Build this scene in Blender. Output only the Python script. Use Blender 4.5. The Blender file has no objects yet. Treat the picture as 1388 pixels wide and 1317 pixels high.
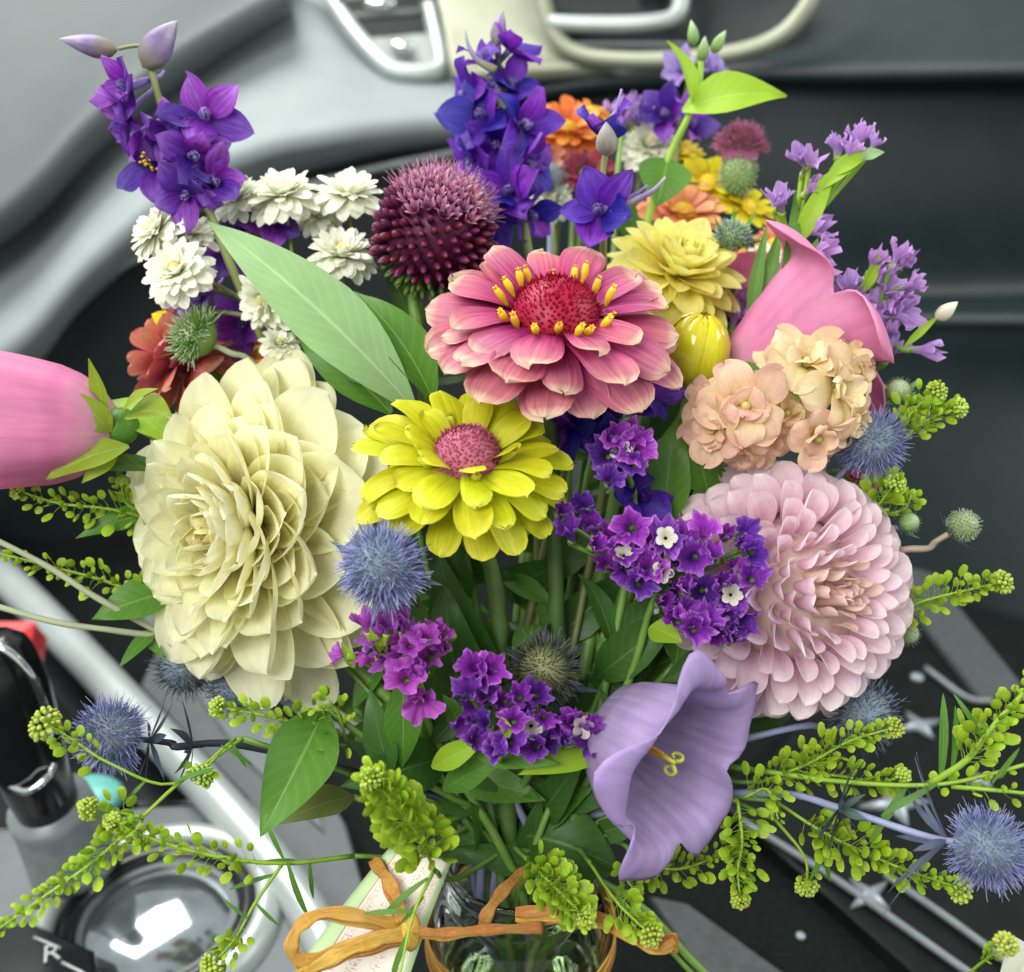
import bpy, math, random
import numpy as np
from mathutils import Vector, Matrix

random.seed(7); np.random.seed(7)
scn = bpy.context.scene
COL = scn.collection
rnd = random.uniform

# ------------------------------------------------------------------ camera
W0, H0, FPX = 1388.0, 1317.0, 1400.0
PITCH = math.radians(26)
CAM = Vector((0, 0, 0.530))
FWD = Vector((0, math.cos(PITCH), -math.sin(PITCH)))
UPV = Vector((0, math.sin(PITCH), math.cos(PITCH)))
RGT = Vector((1, 0, 0))
cam = bpy.data.cameras.new('camera'); camo = bpy.data.objects.new('camera', cam)
COL.objects.link(camo); scn.camera = camo
camo.location = CAM; camo.rotation_euler = (math.radians(90) - PITCH, 0, 0)
cam.sensor_width = 36; cam.lens = 36 * FPX / W0
cam.clip_start = 0.01; cam.clip_end = 100
cam.dof.use_dof = True; cam.dof.focus_distance = 0.425; cam.dof.aperture_fstop = 6.0

# ------------------------------------------------------------------ light: daylight through the car's windows
world = bpy.data.worlds.new('World'); scn.world = world; world.use_nodes = True
bg = world.node_tree.nodes['Background']
bg.inputs[0].default_value = (0.93, 1.0, 0.97, 1); bg.inputs[1].default_value = 0.62
def area(name, loc, target, sx, sy, power, color):
    l = bpy.data.lights.new(name, 'AREA'); l.shape = 'RECTANGLE'; l.size = sx; l.size_y = sy
    l.energy = power; l.color = color
    o = bpy.data.objects.new(name, l); COL.objects.link(o); o.location = loc
    o.rotation_euler = (Vector(target) - Vector(loc)).to_track_quat('-Z', 'Y').to_euler()
    return o
area('windscreen_light', (-0.75, 1.15, 1.75), (0, 0.5, 0.3), 1.5, 0.9, 44, (1.0, 1.0, 0.95))
area('door_window_light', (1.45, 0.35, 1.15), (0, 0.5, 0.3), 1.0, 0.6, 14, (1.0, 1.0, 0.96))
area('driver_window_light', (-0.75, -0.75, 1.45), (0, 0.5, 0.25), 1.1, 0.8, 33, (1.0, 0.98, 0.92))
scn.view_settings.view_transform = 'Standard'; scn.view_settings.look = 'None'
scn.view_settings.exposure = 0.10; scn.view_settings.gamma = 1.0
scn.view_settings.use_curve_mapping = False
scn.render.engine = 'CYCLES'
scn.cycles.max_bounces = 16; scn.cycles.transmission_bounces = 16; scn.cycles.diffuse_bounces = 5; scn.cycles.glossy_bounces = 6; scn.cycles.transparent_max_bounces = 8

# ------------------------------------------------------------------ helpers
def P(px, py, d):                                   # a point seen at a pixel, d metres deep
    return CAM + d * (FWD + RGT * ((px - W0 / 2) / FPX) + UPV * ((H0 / 2 - py) / FPX))
def Q(px, py, z):                                   # a point seen at a pixel, on the level z
    r = FWD + RGT * ((px - W0 / 2) / FPX) + UPV * ((H0 / 2 - py) / FPX)
    return CAM + r * ((z - CAM.z) / r.z)
def F(a, b, c):                                     # a direction: right, up, toward the viewer
    return (RGT * a + UPV * b - FWD * c).normalized()
def px(n, d=0.43): return n * d / FPX               # a length of n pixels at depth d
def frame(pos, ydir, zhint):
    y = ydir.normalized(); z = zhint - y * zhint.dot(y)
    if z.length < 1e-5: z = y.orthogonal()
    z.normalize(); x = y.cross(z)
    return Matrix(((x.x, y.x, z.x, pos.x), (x.y, y.y, z.y, pos.y), (x.z, y.z, z.z, pos.z), (0, 0, 0, 1)))
def zframe(pos, zdir, yhint=None):
    z = zdir.normalized(); h = yhint or Vector((0.13, 0.2, 1))
    y = h - z * h.dot(z)
    if y.length < 1e-4: y = z.orthogonal()
    return frame(pos, y.normalized(), z)
def jit(v, a): return (v + Vector((rnd(-a, a), rnd(-a, a), rnd(-a, a)))).normalized()
def crom(pts, n):                                   # smooth curve through points
    p = [Vector(q) for q in pts]
    p = [p[0] * 2 - p[1]] + p + [p[-1] * 2 - p[-2]]
    out = []; m = len(p) - 3
    for k in range(n + 1):
        s = k / n * m; i = min(int(s), m - 1); t = s - i
        a, b, c, d = p[i:i + 4]
        out.append(0.5 * ((2 * b) + (c - a) * t + (2 * a - 5 * b + 4 * c - d) * t * t + (3 * b - a - 3 * c + d) * t ** 3))
    return out

class MB:
    def __init__(s): s.v = []; s.f = []; s.uv = []
    def add(s, v, f, uv=None, M=None):
        o = len(s.v)
        for i, p in enumerate(v):
            q = Vector(p); s.v.append(M @ q if M else q); s.uv.append(uv[i] if uv else (0.5, 0.5))
        s.f += [tuple(o + k for k in g) for g in f]
        return s
    def mesh(s, name, mat, smooth=True):
        me = bpy.data.meshes.new(name)
        me.from_pydata([tuple(p) for p in s.v], [], s.f)
        ul = me.uv_layers.new(name='UVMap')
        idx = np.empty(len(me.loops), dtype=np.int32); me.loops.foreach_get('vertex_index', idx)
        ul.data.foreach_set('uv', np.array(s.uv, dtype=np.float32)[idx].ravel())
        me.polygons.foreach_set('use_smooth', [smooth] * len(me.polygons))
        if mat: me.materials.append(mat)
        me.update(); return me

WM = {}
def thing(name, label, cat, loc, group=None):
    o = bpy.data.objects.new(name, None); COL.objects.link(o); o.location = loc
    o.empty_display_size = 0.01
    o['label'] = label; o['category'] = cat
    if group: o['group'] = group
    WM[o.name] = Matrix.Translation(loc)
    return o
def put(name, me, parent=None, M=None, kind=None):
    o = bpy.data.objects.new(name, me); COL.objects.link(o)
    M = M or Matrix.Identity(4); WM[o.name] = M
    if parent is not None:
        o.parent = parent; o.matrix_basis = WM[parent.name].inverted() @ M
    else: o.matrix_basis = M
    if kind: o['kind'] = kind
    return o
def tag(o, label, cat, group=None):
    o['label'] = label; o['category'] = cat
    if group: o['group'] = group
    return o

# ------------------------------------------------------------------ geometry generators (verts, faces, uvs)
def prof(table):
    xs, ys = zip(*table)
    return lambda v: float(np.interp(v, xs, ys))
def shape(b, vm, k, m, p=1.0):                      # half-width along a petal: base b, widest at vm, tip roundness k, m
    def f(v):
        if v < vm: return b + (1 - b) * math.sin(math.pi / 2 * v / vm) ** p
        return max(.004, (1 - ((v - vm) / (1 - vm)) ** k)) ** (1 / m)
    return f
PR_DAHLIA = shape(.35, .62, 1.9, 1.35)
PR_SPOON = shape(.38, .62, 2.2, 1.9)
PR_ROUND = shape(.35, .62, 2, 2)
PR_BALL = shape(.5, .62, 2, 2)
PR_ZINNIA = shape(.3, .74, 2.4, 2.0)
PR_OVATE = shape(.15, .48, 1.7, 1.15, .9)
PR_LANCE = shape(.10, .42, 1.5, .95)
PR_LINEAR = shape(.4, .5, 2, 1.2)
def petal(L, W, pr, cup=0.6, bend=0.0, nv=8, nu=4, wave=0.0, notch=0.0, cup1=None, fold=0.0, waves=2.5, lean=0.0):
    """base at origin, grows along +Y, upper side +Z. bend: number or function v -> slope."""
    bf = bend if callable(bend) else (lambda v: bend * v)
    cup1 = cup if cup1 is None else cup1
    v_, f_, u_ = [], [], []
    c = Vector((0, 0, 0)); ph = rnd(0, 6.28); ph2 = rnd(0, 6.28)
    for j in range(nv + 1):
        v = 1 - (1 - j / nv) ** 1.45; dv = v - (1 - (1 - (j - 1) / nv) ** 1.45 if j else 0); a = bf(v)
        if j: c = c + Vector((lean * v, math.cos(a), math.sin(a))) * (L * dv)
        n = Vector((0, -math.sin(a), math.cos(a))); t = Vector((0, math.cos(a), math.sin(a)))
        w = W / 2 * pr(v); k = cup + (cup1 - cup) * v
        for i in range(nu + 1):
            s = 2 * i / nu - 1
            if abs(k) > 0.02:
                R = w / (k / 2); X = R * math.sin(s * k / 2); H = R * (1 - math.cos(s * k / 2))
            else: X, H = s * w, 0
            H += fold * abs(s) * w
            H += wave * W * v * math.sin(waves * s + ph) * (s * s + .15) + wave * .7 * W * v * math.sin(v * 7 + ph2 + s) * s * s
            v_.append(c + Vector((X, 0, 0)) + n * H - t * (notch * L * max(0, v - .8) * 5 * math.cos(s * 4.5) ** 2 * .5))
            u_.append((i / nu, v))
    for j in range(nv):
        for i in range(nu):
            a = j * (nu + 1) + i
            f_.append((a, a + 1, a + nu + 2, a + nu + 1))
    return v_, f_, u_
def tube(pts, r0, r1=None, sides=7, n=None, rf=None, cap=True):
    r1 = r0 if r1 is None else r1
    c = crom(pts, n or max(6, 5 * (len(pts) - 1))); m = len(c)
    v_, f_, u_ = [], [], []; nrm = None
    for k in range(m):
        t = (c[min(k + 1, m - 1)] - c[max(k - 1, 0)])
        t = t.normalized() if t.length > 1e-9 else Vector((0, 0, 1))
        if nrm is None: nrm = t.orthogonal().normalized()
        nrm = (nrm - t * nrm.dot(t))
        nrm = nrm.normalized() if nrm.length > 1e-9 else t.orthogonal().normalized()
        b = t.cross(nrm); x = k / (m - 1)
        r = rf(x) if rf else r0 + (r1 - r0) * x
        for i in range(sides):
            a = 2 * math.pi * i / sides
            v_.append(c[k] + (nrm * math.cos(a) + b * math.sin(a)) * r); u_.append((i / sides, x))
    for k in range(m - 1):
        for i in range(sides):
            j = (i + 1) % sides
            f_.append((k * sides + i, k * sides + j, (k + 1) * sides + j, (k + 1) * sides + i))
    if cap:
        f_.append(tuple(range(sides - 1, -1, -1))); f_.append(tuple((m - 1) * sides + i for i in range(sides)))
    return v_, f_, u_
def lathe(profile, seg=24, mod=None):
    """profile: (r, z) list, closed on the axis when r = 0."""
    v_, f_, u_ = [], [], []; m = len(profile)
    for k, (r, z) in enumerate(profile):
        for i in range(seg):
            a = 2 * math.pi * i / seg; rr, zz = (r, z) if not mod else mod(r, z, a, k / (m - 1))
            v_.append(Vector((rr * math.cos(a), rr * math.sin(a), zz))); u_.append((i / seg, k / (m - 1)))
    for k in range(m - 1):
        for i in range(seg):
            j = (i + 1) % seg
            f_.append((k * seg + i, k * seg + j, (k + 1) * seg + j, (k + 1) * seg + i))
    return v_, f_, u_
def ball(rx, ry, rz, seg=12, rings=8, mod=None):
    pr_ = [(max(1e-5, math.sin(math.pi * k / rings)), -math.cos(math.pi * k / rings)) for k in range(rings + 1)]
    v_, f_, u_ = lathe(pr_, seg)
    return [Vector((p.x * rx, p.y * ry, p.z * rz)) for p in v_], f_, u_
def box(x0, x1, y0, y1, z0, z1):
    v_ = [Vector((x, y, z)) for z in (z0, z1) for y in (y0, y1) for x in (x0, x1)]
    return v_, [(0, 2, 3, 1), (4, 5, 7, 6), (0, 1, 5, 4), (2, 6, 7, 3), (0, 4, 6, 2), (1, 3, 7, 5)], None
def spike(p, d, L, r, bendv, sides=3, n=3):
    """a thin curved hair; returns verts, faces, uvs"""
    pts = [p + d * (L * k / n) + bendv * (L * (k / n) ** 2) for k in range(n + 1)]
    v_, f_, u_ = [], [], []
    t = d.orthogonal().normalized(); b = d.cross(t)
    for k, c in enumerate(pts):
        rr = r * (1 - .75 * k / n)
        for i in range(sides):
            a = 2 * math.pi * i / sides
            v_.append(c + (t * math.cos(a) + b * math.sin(a)) * rr); u_.append((i / sides, k / n))
    for k in range(n):
        for i in range(sides):
            j = (i + 1) % sides
            f_.append((k * sides + i, k * sides + j, (k + 1) * sides + j, (k + 1) * sides + i))
    return v_, f_, u_
def loft(rows, nu=40, nv=4, thick=0.0):
    """smooth sheet through rows of points; nv steps between rows"""
    R = [crom(r, nu) for r in rows]
    cols = [crom([r[i] for r in R], nv * (len(rows) - 1)) for i in range(nu + 1)]
    m = len(cols[0]); v_, f_, u_ = [], [], []
    for j in range(m):
        for i in range(nu + 1):
            v_.append(cols[i][j]); u_.append((i / nu, j / (m - 1)))
    for j in range(m - 1):
        for i in range(nu):
            a = j * (nu + 1) + i
            f_.append((a, a + 1, a + nu + 2, a + nu + 1))
    return v_, f_, u_
def sph(i, n, tmax=math.pi, p=.5):
    th = tmax * ((i + .5) / n) ** p if p != .5 else math.acos(1 - (i + .5) / n * (1 - math.cos(tmax)))
    ph = i * 2.399963
    return th, ph, Vector((math.sin(th) * math.cos(ph), math.sin(th) * math.sin(ph), math.cos(th)))

# ------------------------------------------------------------------ materials
MATS = {}
def _new(name):
    m = bpy.data.materials.new(name); m.use_nodes = True; nt = m.node_tree
    return m, nt, nt.nodes['Principled BSDF'], nt.nodes['Material Output'], nt.nodes, nt.links
def pmat(name, stops, rough=.55, trans=.28, vary=.06, streak=.14, sx=26, sy=2.2, spec=.3, bump=.25, sheen=0.0, rim=None, mottle=.10):
    """petal or leaf: colour runs from base (0) to tip (1), fine streaks along it"""
    m, nt, b, out, N, L = _new(name)
    uv = N.new('ShaderNodeUVMap'); uv.uv_map = 'UVMap'
    sep = N.new('ShaderNodeSeparateXYZ'); L.new(uv.outputs[0], sep.inputs[0])
    ramp = N.new('ShaderNodeValToRGB'); cr = ramp.color_ramp
    while len(cr.elements) < len(stops): cr.elements.new(.5)
    for e, (p, c) in zip(cr.elements, stops): e.position = p; e.color = (*c, 1)
    mp = N.new('ShaderNodeVectorMath'); mp.operation = 'MULTIPLY'; mp.inputs[1].default_value = (sx, sy, 1)
    L.new(uv.outputs[0], mp.inputs[0])
    oi = N.new('ShaderNodeObjectInfo')
    ad = N.new('ShaderNodeVectorMath'); ad.operation = 'ADD'; L.new(mp.outputs[0], ad.inputs[0])
    sc = N.new('ShaderNodeMath'); sc.operation = 'MULTIPLY'; sc.inputs[1].default_value = 57; L.new(oi.outputs['Random'], sc.inputs[0])
    L.new(sc.outputs[0], ad.inputs[1])
    no = N.new('ShaderNodeTexNoise'); no.inputs['Scale'].default_value = 1; no.inputs['Detail'].default_value = 3
    L.new(ad.outputs[0], no.inputs['Vector'])
    ad2 = N.new('ShaderNodeVectorMath'); ad2.operation = 'ADD'; L.new(uv.outputs[0], ad2.inputs[0])
    n2 = N.new('ShaderNodeTexNoise'); n2.inputs['Scale'].default_value = 5; n2.inputs['Detail'].default_value = 5; L.new(ad2.outputs[0], n2.inputs['Vector'])
    # ramp position wanders a little
    a1 = N.new('ShaderNodeMath'); a1.operation = 'MULTIPLY_ADD'; a1.inputs[1].default_value = .3; L.new(no.outputs[0], a1.inputs[0])
    s1 = N.new('ShaderNodeMath'); s1.operation = 'SUBTRACT'; s1.inputs[1].default_value = .15; L.new(sep.outputs[1], s1.inputs[0])
    L.new(s1.outputs[0], a1.inputs[2]); L.new(a1.outputs[0], ramp.inputs[0])
    hsv = N.new('ShaderNodeHueSaturation'); L.new(ramp.outputs[0], hsv.inputs['Color'])
    if rim:
        def MM(op, a, bb):
            n = N.new('ShaderNodeMath'); n.operation = op
            for k, x in enumerate((a, bb)):
                if isinstance(x, (int, float)): n.inputs[k].default_value = x
                else: L.new(x, n.inputs[k])
            return n.outputs[0]
        du = MM('MULTIPLY', MM('ABSOLUTE', MM('SUBTRACT', sep.outputs[0], .5), 0), 2)
        ed = MM('MAXIMUM', MM('MULTIPLY', du, sep.outputs[1]), MM('POWER', sep.outputs[1], 1.6))
        er = N.new('ShaderNodeMapRange'); er.inputs['From Min'].default_value = .80; er.inputs['From Max'].default_value = .99; L.new(ed, er.inputs[0])
        rx = N.new('ShaderNodeMix'); rx.data_type = 'RGBA'; L.new(er.outputs[0], rx.inputs[0]); L.new(ramp.outputs[0], rx.inputs[6]); rx.inputs[7].default_value = (*rim, 1)
        L.new(rx.outputs[2], hsv.inputs['Color'])
    mr = N.new('ShaderNodeMapRange'); mr.inputs['From Min'].default_value = .3; mr.inputs['From Max'].default_value = .7
    mr.inputs['To Min'].default_value = 1 - streak; mr.inputs['To Max'].default_value = 1 + streak * .6; L.new(no.outputs[0], mr.inputs[0])
    m2 = N.new('ShaderNodeMapRange'); m2.inputs['To Min'].default_value = 1 - vary; m2.inputs['To Max'].default_value = 1 + vary
    L.new(oi.outputs['Random'], m2.inputs[0])
    mu = N.new('ShaderNodeMath'); mu.operation = 'MULTIPLY'; L.new(mr.outputs[0], mu.inputs[0]); L.new(m2.outputs[0], mu.inputs[1])
    L.new(sc.outputs[0], ad2.inputs[1])
    mo = N.new('ShaderNodeMapRange'); mo.inputs['From Min'].default_value = .28; mo.inputs['From Max'].default_value = .72; mo.inputs['To Min'].default_value = 1 - mottle; mo.inputs['To Max'].default_value = 1 + mottle * .6; L.new(n2.outputs[0], mo.inputs[0])
    mu2 = N.new('ShaderNodeMath'); mu2.operation = 'MULTIPLY'; L.new(mu.outputs[0], mu2.inputs[0]); L.new(mo.outputs[0], mu2.inputs[1])
    L.new(mu2.outputs[0], hsv.inputs['Value'])
    m3 = N.new('ShaderNodeMapRange'); m3.inputs['To Min'].default_value = .5 - vary * .18; m3.inputs['To Max'].default_value = .5 + vary * .18
    L.new(oi.outputs['Random'], m3.inputs[0]); L.new(m3.outputs[0], hsv.inputs['Hue'])
    L.new(hsv.outputs[0], b.inputs['Base Color'])
    b.inputs['Roughness'].default_value = rough; b.inputs['Specular IOR Level'].default_value = spec
    if sheen: b.inputs['Sheen Weight'].default_value = sheen
    bp = N.new('ShaderNodeBump'); bp.inputs['Strength'].default_value = bump; bp.inputs['Distance'].default_value = .0006
    L.new(no.outputs[0], bp.inputs['Height']); L.new(bp.outputs[0], b.inputs['Normal'])
    if trans:
        t = N.new('ShaderNodeBsdfTranslucent'); L.new(hsv.outputs[0], t.inputs[0]); L.new(bp.outputs[0], t.inputs['Normal'])
        mx = N.new('ShaderNodeMixShader'); mx.inputs[0].default_value = trans
        L.new(b.outputs[0], mx.inputs[1]); L.new(t.outputs[0], mx.inputs[2]); L.new(mx.outputs[0], out.inputs[0])
    MATS[name] = m; return m
def leafmat(name, c, rib, rough=.5, trans=.25, veins=9, spec=.35, mottle=.2):
    """leaf with a pale midrib and slanting side veins"""
    m, nt, b, out, N, L = _new(name)
    uv = N.new('ShaderNodeUVMap'); uv.uv_map = 'UVMap'
    sep = N.new('ShaderNodeSeparateXYZ'); L.new(uv.outputs[0], sep.inputs[0])
    def M(op, a, bv=None, cv=None):
        n = N.new('ShaderNodeMath'); n.operation = op
        for k, x in enumerate((a, bv, cv)):
            if x is None: continue
            if isinstance(x, (int, float)): n.inputs[k].default_value = x
            else: L.new(x, n.inputs[k])
        return n.outputs[0]
    d = M('ABSOLUTE', M('SUBTRACT', sep.outputs[0], .5))
    ribv = M('SMOOTH_MIN', M('MULTIPLY', d, 28), 1, .2)                       # 0 on the rib
    vein = M('POWER', M('ABSOLUTE', M('SINE', M('MULTIPLY', M('SUBTRACT', sep.outputs[1], M('MULTIPLY', d, .45)), veins * 3.1416))), .25)
    g = M('MULTIPLY', ribv, M('MULTIPLY_ADD', vein, .35, .65))
    no = N.new('ShaderNodeTexNoise'); no.inputs['Scale'].default_value = 60; no.inputs['Detail'].default_value = 4
    tc = N.new('ShaderNodeTexCoord'); L.new(tc.outputs['Object'], no.inputs['Vector'])
    mx = N.new('ShaderNodeMix'); mx.data_type = 'RGBA'; mx.inputs[6].default_value = (*rib, 1); mx.inputs[7].default_value = (*c, 1); L.new(g, mx.inputs[0])
    hsv = N.new('ShaderNodeHueSaturation'); L.new(mx.outputs[2], hsv.inputs['Color'])
    L.new(M('MULTIPLY_ADD', no.outputs[0], mottle * 2, 1 - mottle), hsv.inputs['Value'])
    L.new(hsv.outputs[0], b.inputs['Base Color']); b.inputs['Roughness'].default_value = rough; b.inputs['Specular IOR Level'].default_value = spec
    bp = N.new('ShaderNodeBump'); bp.inputs['Strength'].default_value = .4; bp.inputs['Distance'].default_value = .0006
    L.new(g, bp.inputs['Height']); L.new(bp.outputs[0], b.inputs['Normal'])
    t = N.new('ShaderNodeBsdfTranslucent'); L.new(hsv.outputs[0], t.inputs[0])
    ms = N.new('ShaderNodeMixShader'); ms.inputs[0].default_value = trans
    L.new(b.outputs[0], ms.inputs[1]); L.new(t.outputs[0], ms.inputs[2]); L.new(ms.outputs[0], out.inputs[0])
    MATS[name] = m; return m
def smat(name, c, rough=.6, noise=.15, scale=80, metal=0.0, spec=.5, bump=0.0, coat=0.0, c2=None):
    """plain surface with uneven tone and fine grain"""
    m, nt, b, out, N, L = _new(name)
    tc = N.new('ShaderNodeTexCoord'); no = N.new('ShaderNodeTexNoise'); no.inputs['Scale'].default_value = scale; no.inputs['Detail'].default_value = 4
    L.new(tc.outputs['Object'], no.inputs['Vector'])
    mx = N.new('ShaderNodeMix'); mx.data_type = 'RGBA'
    c2 = c2 or c
    mx.inputs[6].default_value = (*[x * (1 - noise) for x in c], 1); mx.inputs[7].default_value = (*[min(1, x * (1 + noise)) for x in c2], 1)
    mr = N.new('ShaderNodeMapRange'); mr.inputs['From Min'].default_value = .3; mr.inputs['From Max'].default_value = .7
    L.new(no.outputs[0], mr.inputs[0]); L.new(mr.outputs[0], mx.inputs[0])
    L.new(mx.outputs[2], b.inputs['Base Color'])
    b.inputs['Roughness'].default_value = rough; b.inputs['Metallic'].default_value = metal; b.inputs['Specular IOR Level'].default_value = spec
    if coat: b.inputs['Coat Weight'].default_value = coat
    if bump:
        n2 = N.new('ShaderNodeTexNoise'); n2.inputs['Scale'].default_value = 900; L.new(tc.outputs['Object'], n2.inputs['Vector'])
        bp = N.new('ShaderNodeBump'); bp.inputs['Strength'].default_value = bump; bp.inputs['Distance'].default_value = .0008
        L.new(n2.outputs[0], bp.inputs['Height']); L.new(bp.outputs[0], b.inputs['Normal'])
    MATS[name] = m; return m
def glassmat(name, c, ior=1.46, rough=0.0):
    m, nt, b, out, N, L = _new(name)
    g = N.new('ShaderNodeBsdfGlass'); g.inputs['Color'].default_value = (*c, 1); g.inputs['IOR'].default_value = ior; g.inputs['Roughness'].default_value = rough
    L.new(g.outputs[0], out.inputs[0]); MATS[name] = m; return m

GREEN = smat('stem_green', (.13, .25, .04), .5, .2)
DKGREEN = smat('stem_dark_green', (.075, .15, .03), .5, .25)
OLIVE = smat('stem_olive', (.17, .20, .06), .55, .2)
PALEST = smat('stem_grey_green', (.36, .40, .26), .6, .12)
LIME = smat('stem_lime', (.24, .40, .03), .5, .15)
BLUEST = smat('stem_blue_grey', (.26, .29, .46), .5, .15)
L_MID = leafmat('leaf_mid', (.085, .225, .024), (.20, .36, .08), .42, .3)
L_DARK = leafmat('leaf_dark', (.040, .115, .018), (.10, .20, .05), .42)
L_LIME = leafmat('leaf_lime', (.30, .50, .025), (.42, .58, .10), .5, .35)
L_PALE = leafmat('leaf_pale', (.21, .36, .14), (.34, .48, .25), .48, .2, 14, .5, .2)
L_GREY = leafmat('leaf_grey', (.10, .16, .14), (.24, .30, .30), .5)

# ------------------------------------------------------------------ the jar's place (stems run into it)
MOUTH = P(706, 1152, 0.478)
JX, JY = MOUTH.x, MOUTH.y
def jar_route():
    a = rnd(0, 6.28); r = rnd(.004, .024)
    m = Vector((JX + r * math.cos(a), JY + r * math.sin(a), MOUTH.z - rnd(0, .01)))
    a += math.pi + rnd(-.6, .6); r = rnd(.006, .028)
    b = Vector((JX + r * math.cos(a), JY + r * math.sin(a), rnd(.012, .02)))
    return m, b
def stem_pts(head, back, via=None, reach=.035):
    m, b = jar_route()
    p = [head, head + back.normalized() * reach]
    if via: p += via
    else:
        q = p[-1] * .45 + m * .55; q.z += .012; p.append(q)
    return p + [m, b]
def stem(root_pts, name, label, cat, r=.0022, mat=None, group=None, sides=8, part='stem', r1=None):
    """a thing rooted at the stem's lower end, with its stem"""
    t = thing(name, label, cat, root_pts[-1], group)
    put(part, MB().add(*tube(root_pts, r, r1 or r * 1.15, sides, rf=lambda x: (r + ((r1 or r * 1.15) - r) * x) * (1 + .06 * math.sin(x * 40)))).mesh(part, mat or GREEN), t)
    return t
def leaf(root, p0, p1, w, face, mat, bend=.5, cup=.5, pr=PR_LANCE, name='leaf', wave=.04, nv=12, nu=6, fold=.15):
    d = p1 - p0; L = d.length * (1 + bend * bend * .08)
    me = MB().add(*petal(L, w, pr, cup, lambda v: bend * (1 - 2 * v), nv, nu, wave, fold=fold)).mesh(name, mat)
    return put(name, me, root, frame(p0, d, face))
def linear(root, p0, d, L, w, mat, face=None, bend=-.6):
    me = MB().add(*petal(L, w, PR_LINEAR, .5, bend, 6, 2, .02)).mesh('leaf', mat)
    return put('leaf', me, root, frame(p0, d, face or F(rnd(-.4, .4), .6, 1)))

CACHE = {}
def cached(key, fn):
    if key not in CACHE: CACHE[key] = fn()
    return CACHE[key]

# ---- dahlia: rolled petals in a golden spiral
def dahlia(root, c, face, R, N, mat, thmax, p, Lf, Wf, cupf, cup1f, bendf, rbf, pr, stages=9, roll=None, jitter=.07, nv=8, nu=6, mat0=None, t0=0.0, wave=.02, squash=1.0, tilt=lambda x: 0.0, sqx=1.0, vary_=.6):
    B = zframe(c, face, UPV)
    if sqx != 1.0: B = B @ Matrix.Diagonal((sqx, 1, 1, 1))
    var = []
    for k in range(stages):
        t = (k + .5) / stages
        vv = []
        for _ in range(5):
            b0_ = bendf(t); db = rnd(-.28, .28) * vary_; dc = rnd(-.5, .6) * vary_
            bb = (lambda v, b0_=b0_, db=db: (b0_(v) if callable(b0_) else b0_ * v) + db * v)
            vv.append(MB().add(*petal(Lf(t) * R * rnd(1 - .08 * vary_, 1 + .06 * vary_), Wf(t) * R, pr, max(.15, cupf(t) + dc * .6), bb, nv, nu, wave, cup1=max(.1, cup1f(t) + dc), lean=rnd(-.25, .25) * vary_)).mesh('petal', mat0 if (mat0 and t < t0) else mat))
        var.append(vv)
    for i in range(N):
        t = (i + .5) / N
        th, ph, u = sph(i, N, thmax, p)
        th += rnd(-jitter, jitter) * .6; ph += rnd(-jitter, jitter)
        u = Vector((math.sin(th) * math.cos(ph), math.sin(th) * math.sin(ph), math.cos(th)))
        e = Vector((-math.cos(th) * math.cos(ph), -math.cos(th) * math.sin(ph), math.sin(th)))
        tl = tilt(t); u0 = u; u, e = u * math.cos(tl) - e * math.sin(tl), e * math.cos(tl) + u * math.sin(tl)
        e = e + Vector((rnd(-.16, .16), rnd(-.16, .16), 0))
        M = B @ Matrix.Diagonal((1, 1, squash, 1)) @ frame(u0 * (rbf(t) * R), u, e)
        s = rnd(.93, 1.07)
        M = M @ Matrix.Diagonal((rnd(.92, 1.08) * s, s, s, 1))
        put('petal', random.choice(var[min(stages - 1, int(t * stages))]), root, M)
    rec = MB().add(*ball(max(.12, rbf(.6) * .97) * R, max(.12, rbf(.6) * .97) * R, max(.12, rbf(.6) * .97) * R * squash, 16, 10), M=B).mesh('receptacle', mat0 or mat)
    put('receptacle', rec, root)
    return B
def calyx(root, c, face, r, mat, n=8, L=None):
    L = L or r * 2.2
    for k in range(n):
        a = 6.283 * k / n
        B = zframe(c, face)
        u = Vector((math.cos(a), math.sin(a), -.15)); e = Vector((0, 0, 1))
        me = cached(('sepal', round(L, 4), mat.name), lambda: MB().add(*petal(L, L * .38, PR_OVATE, .5, -.6, 5, 2)).mesh('sepal', mat))
        put('sepal', me, root, B @ frame(u * r * .2, u, e))

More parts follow.
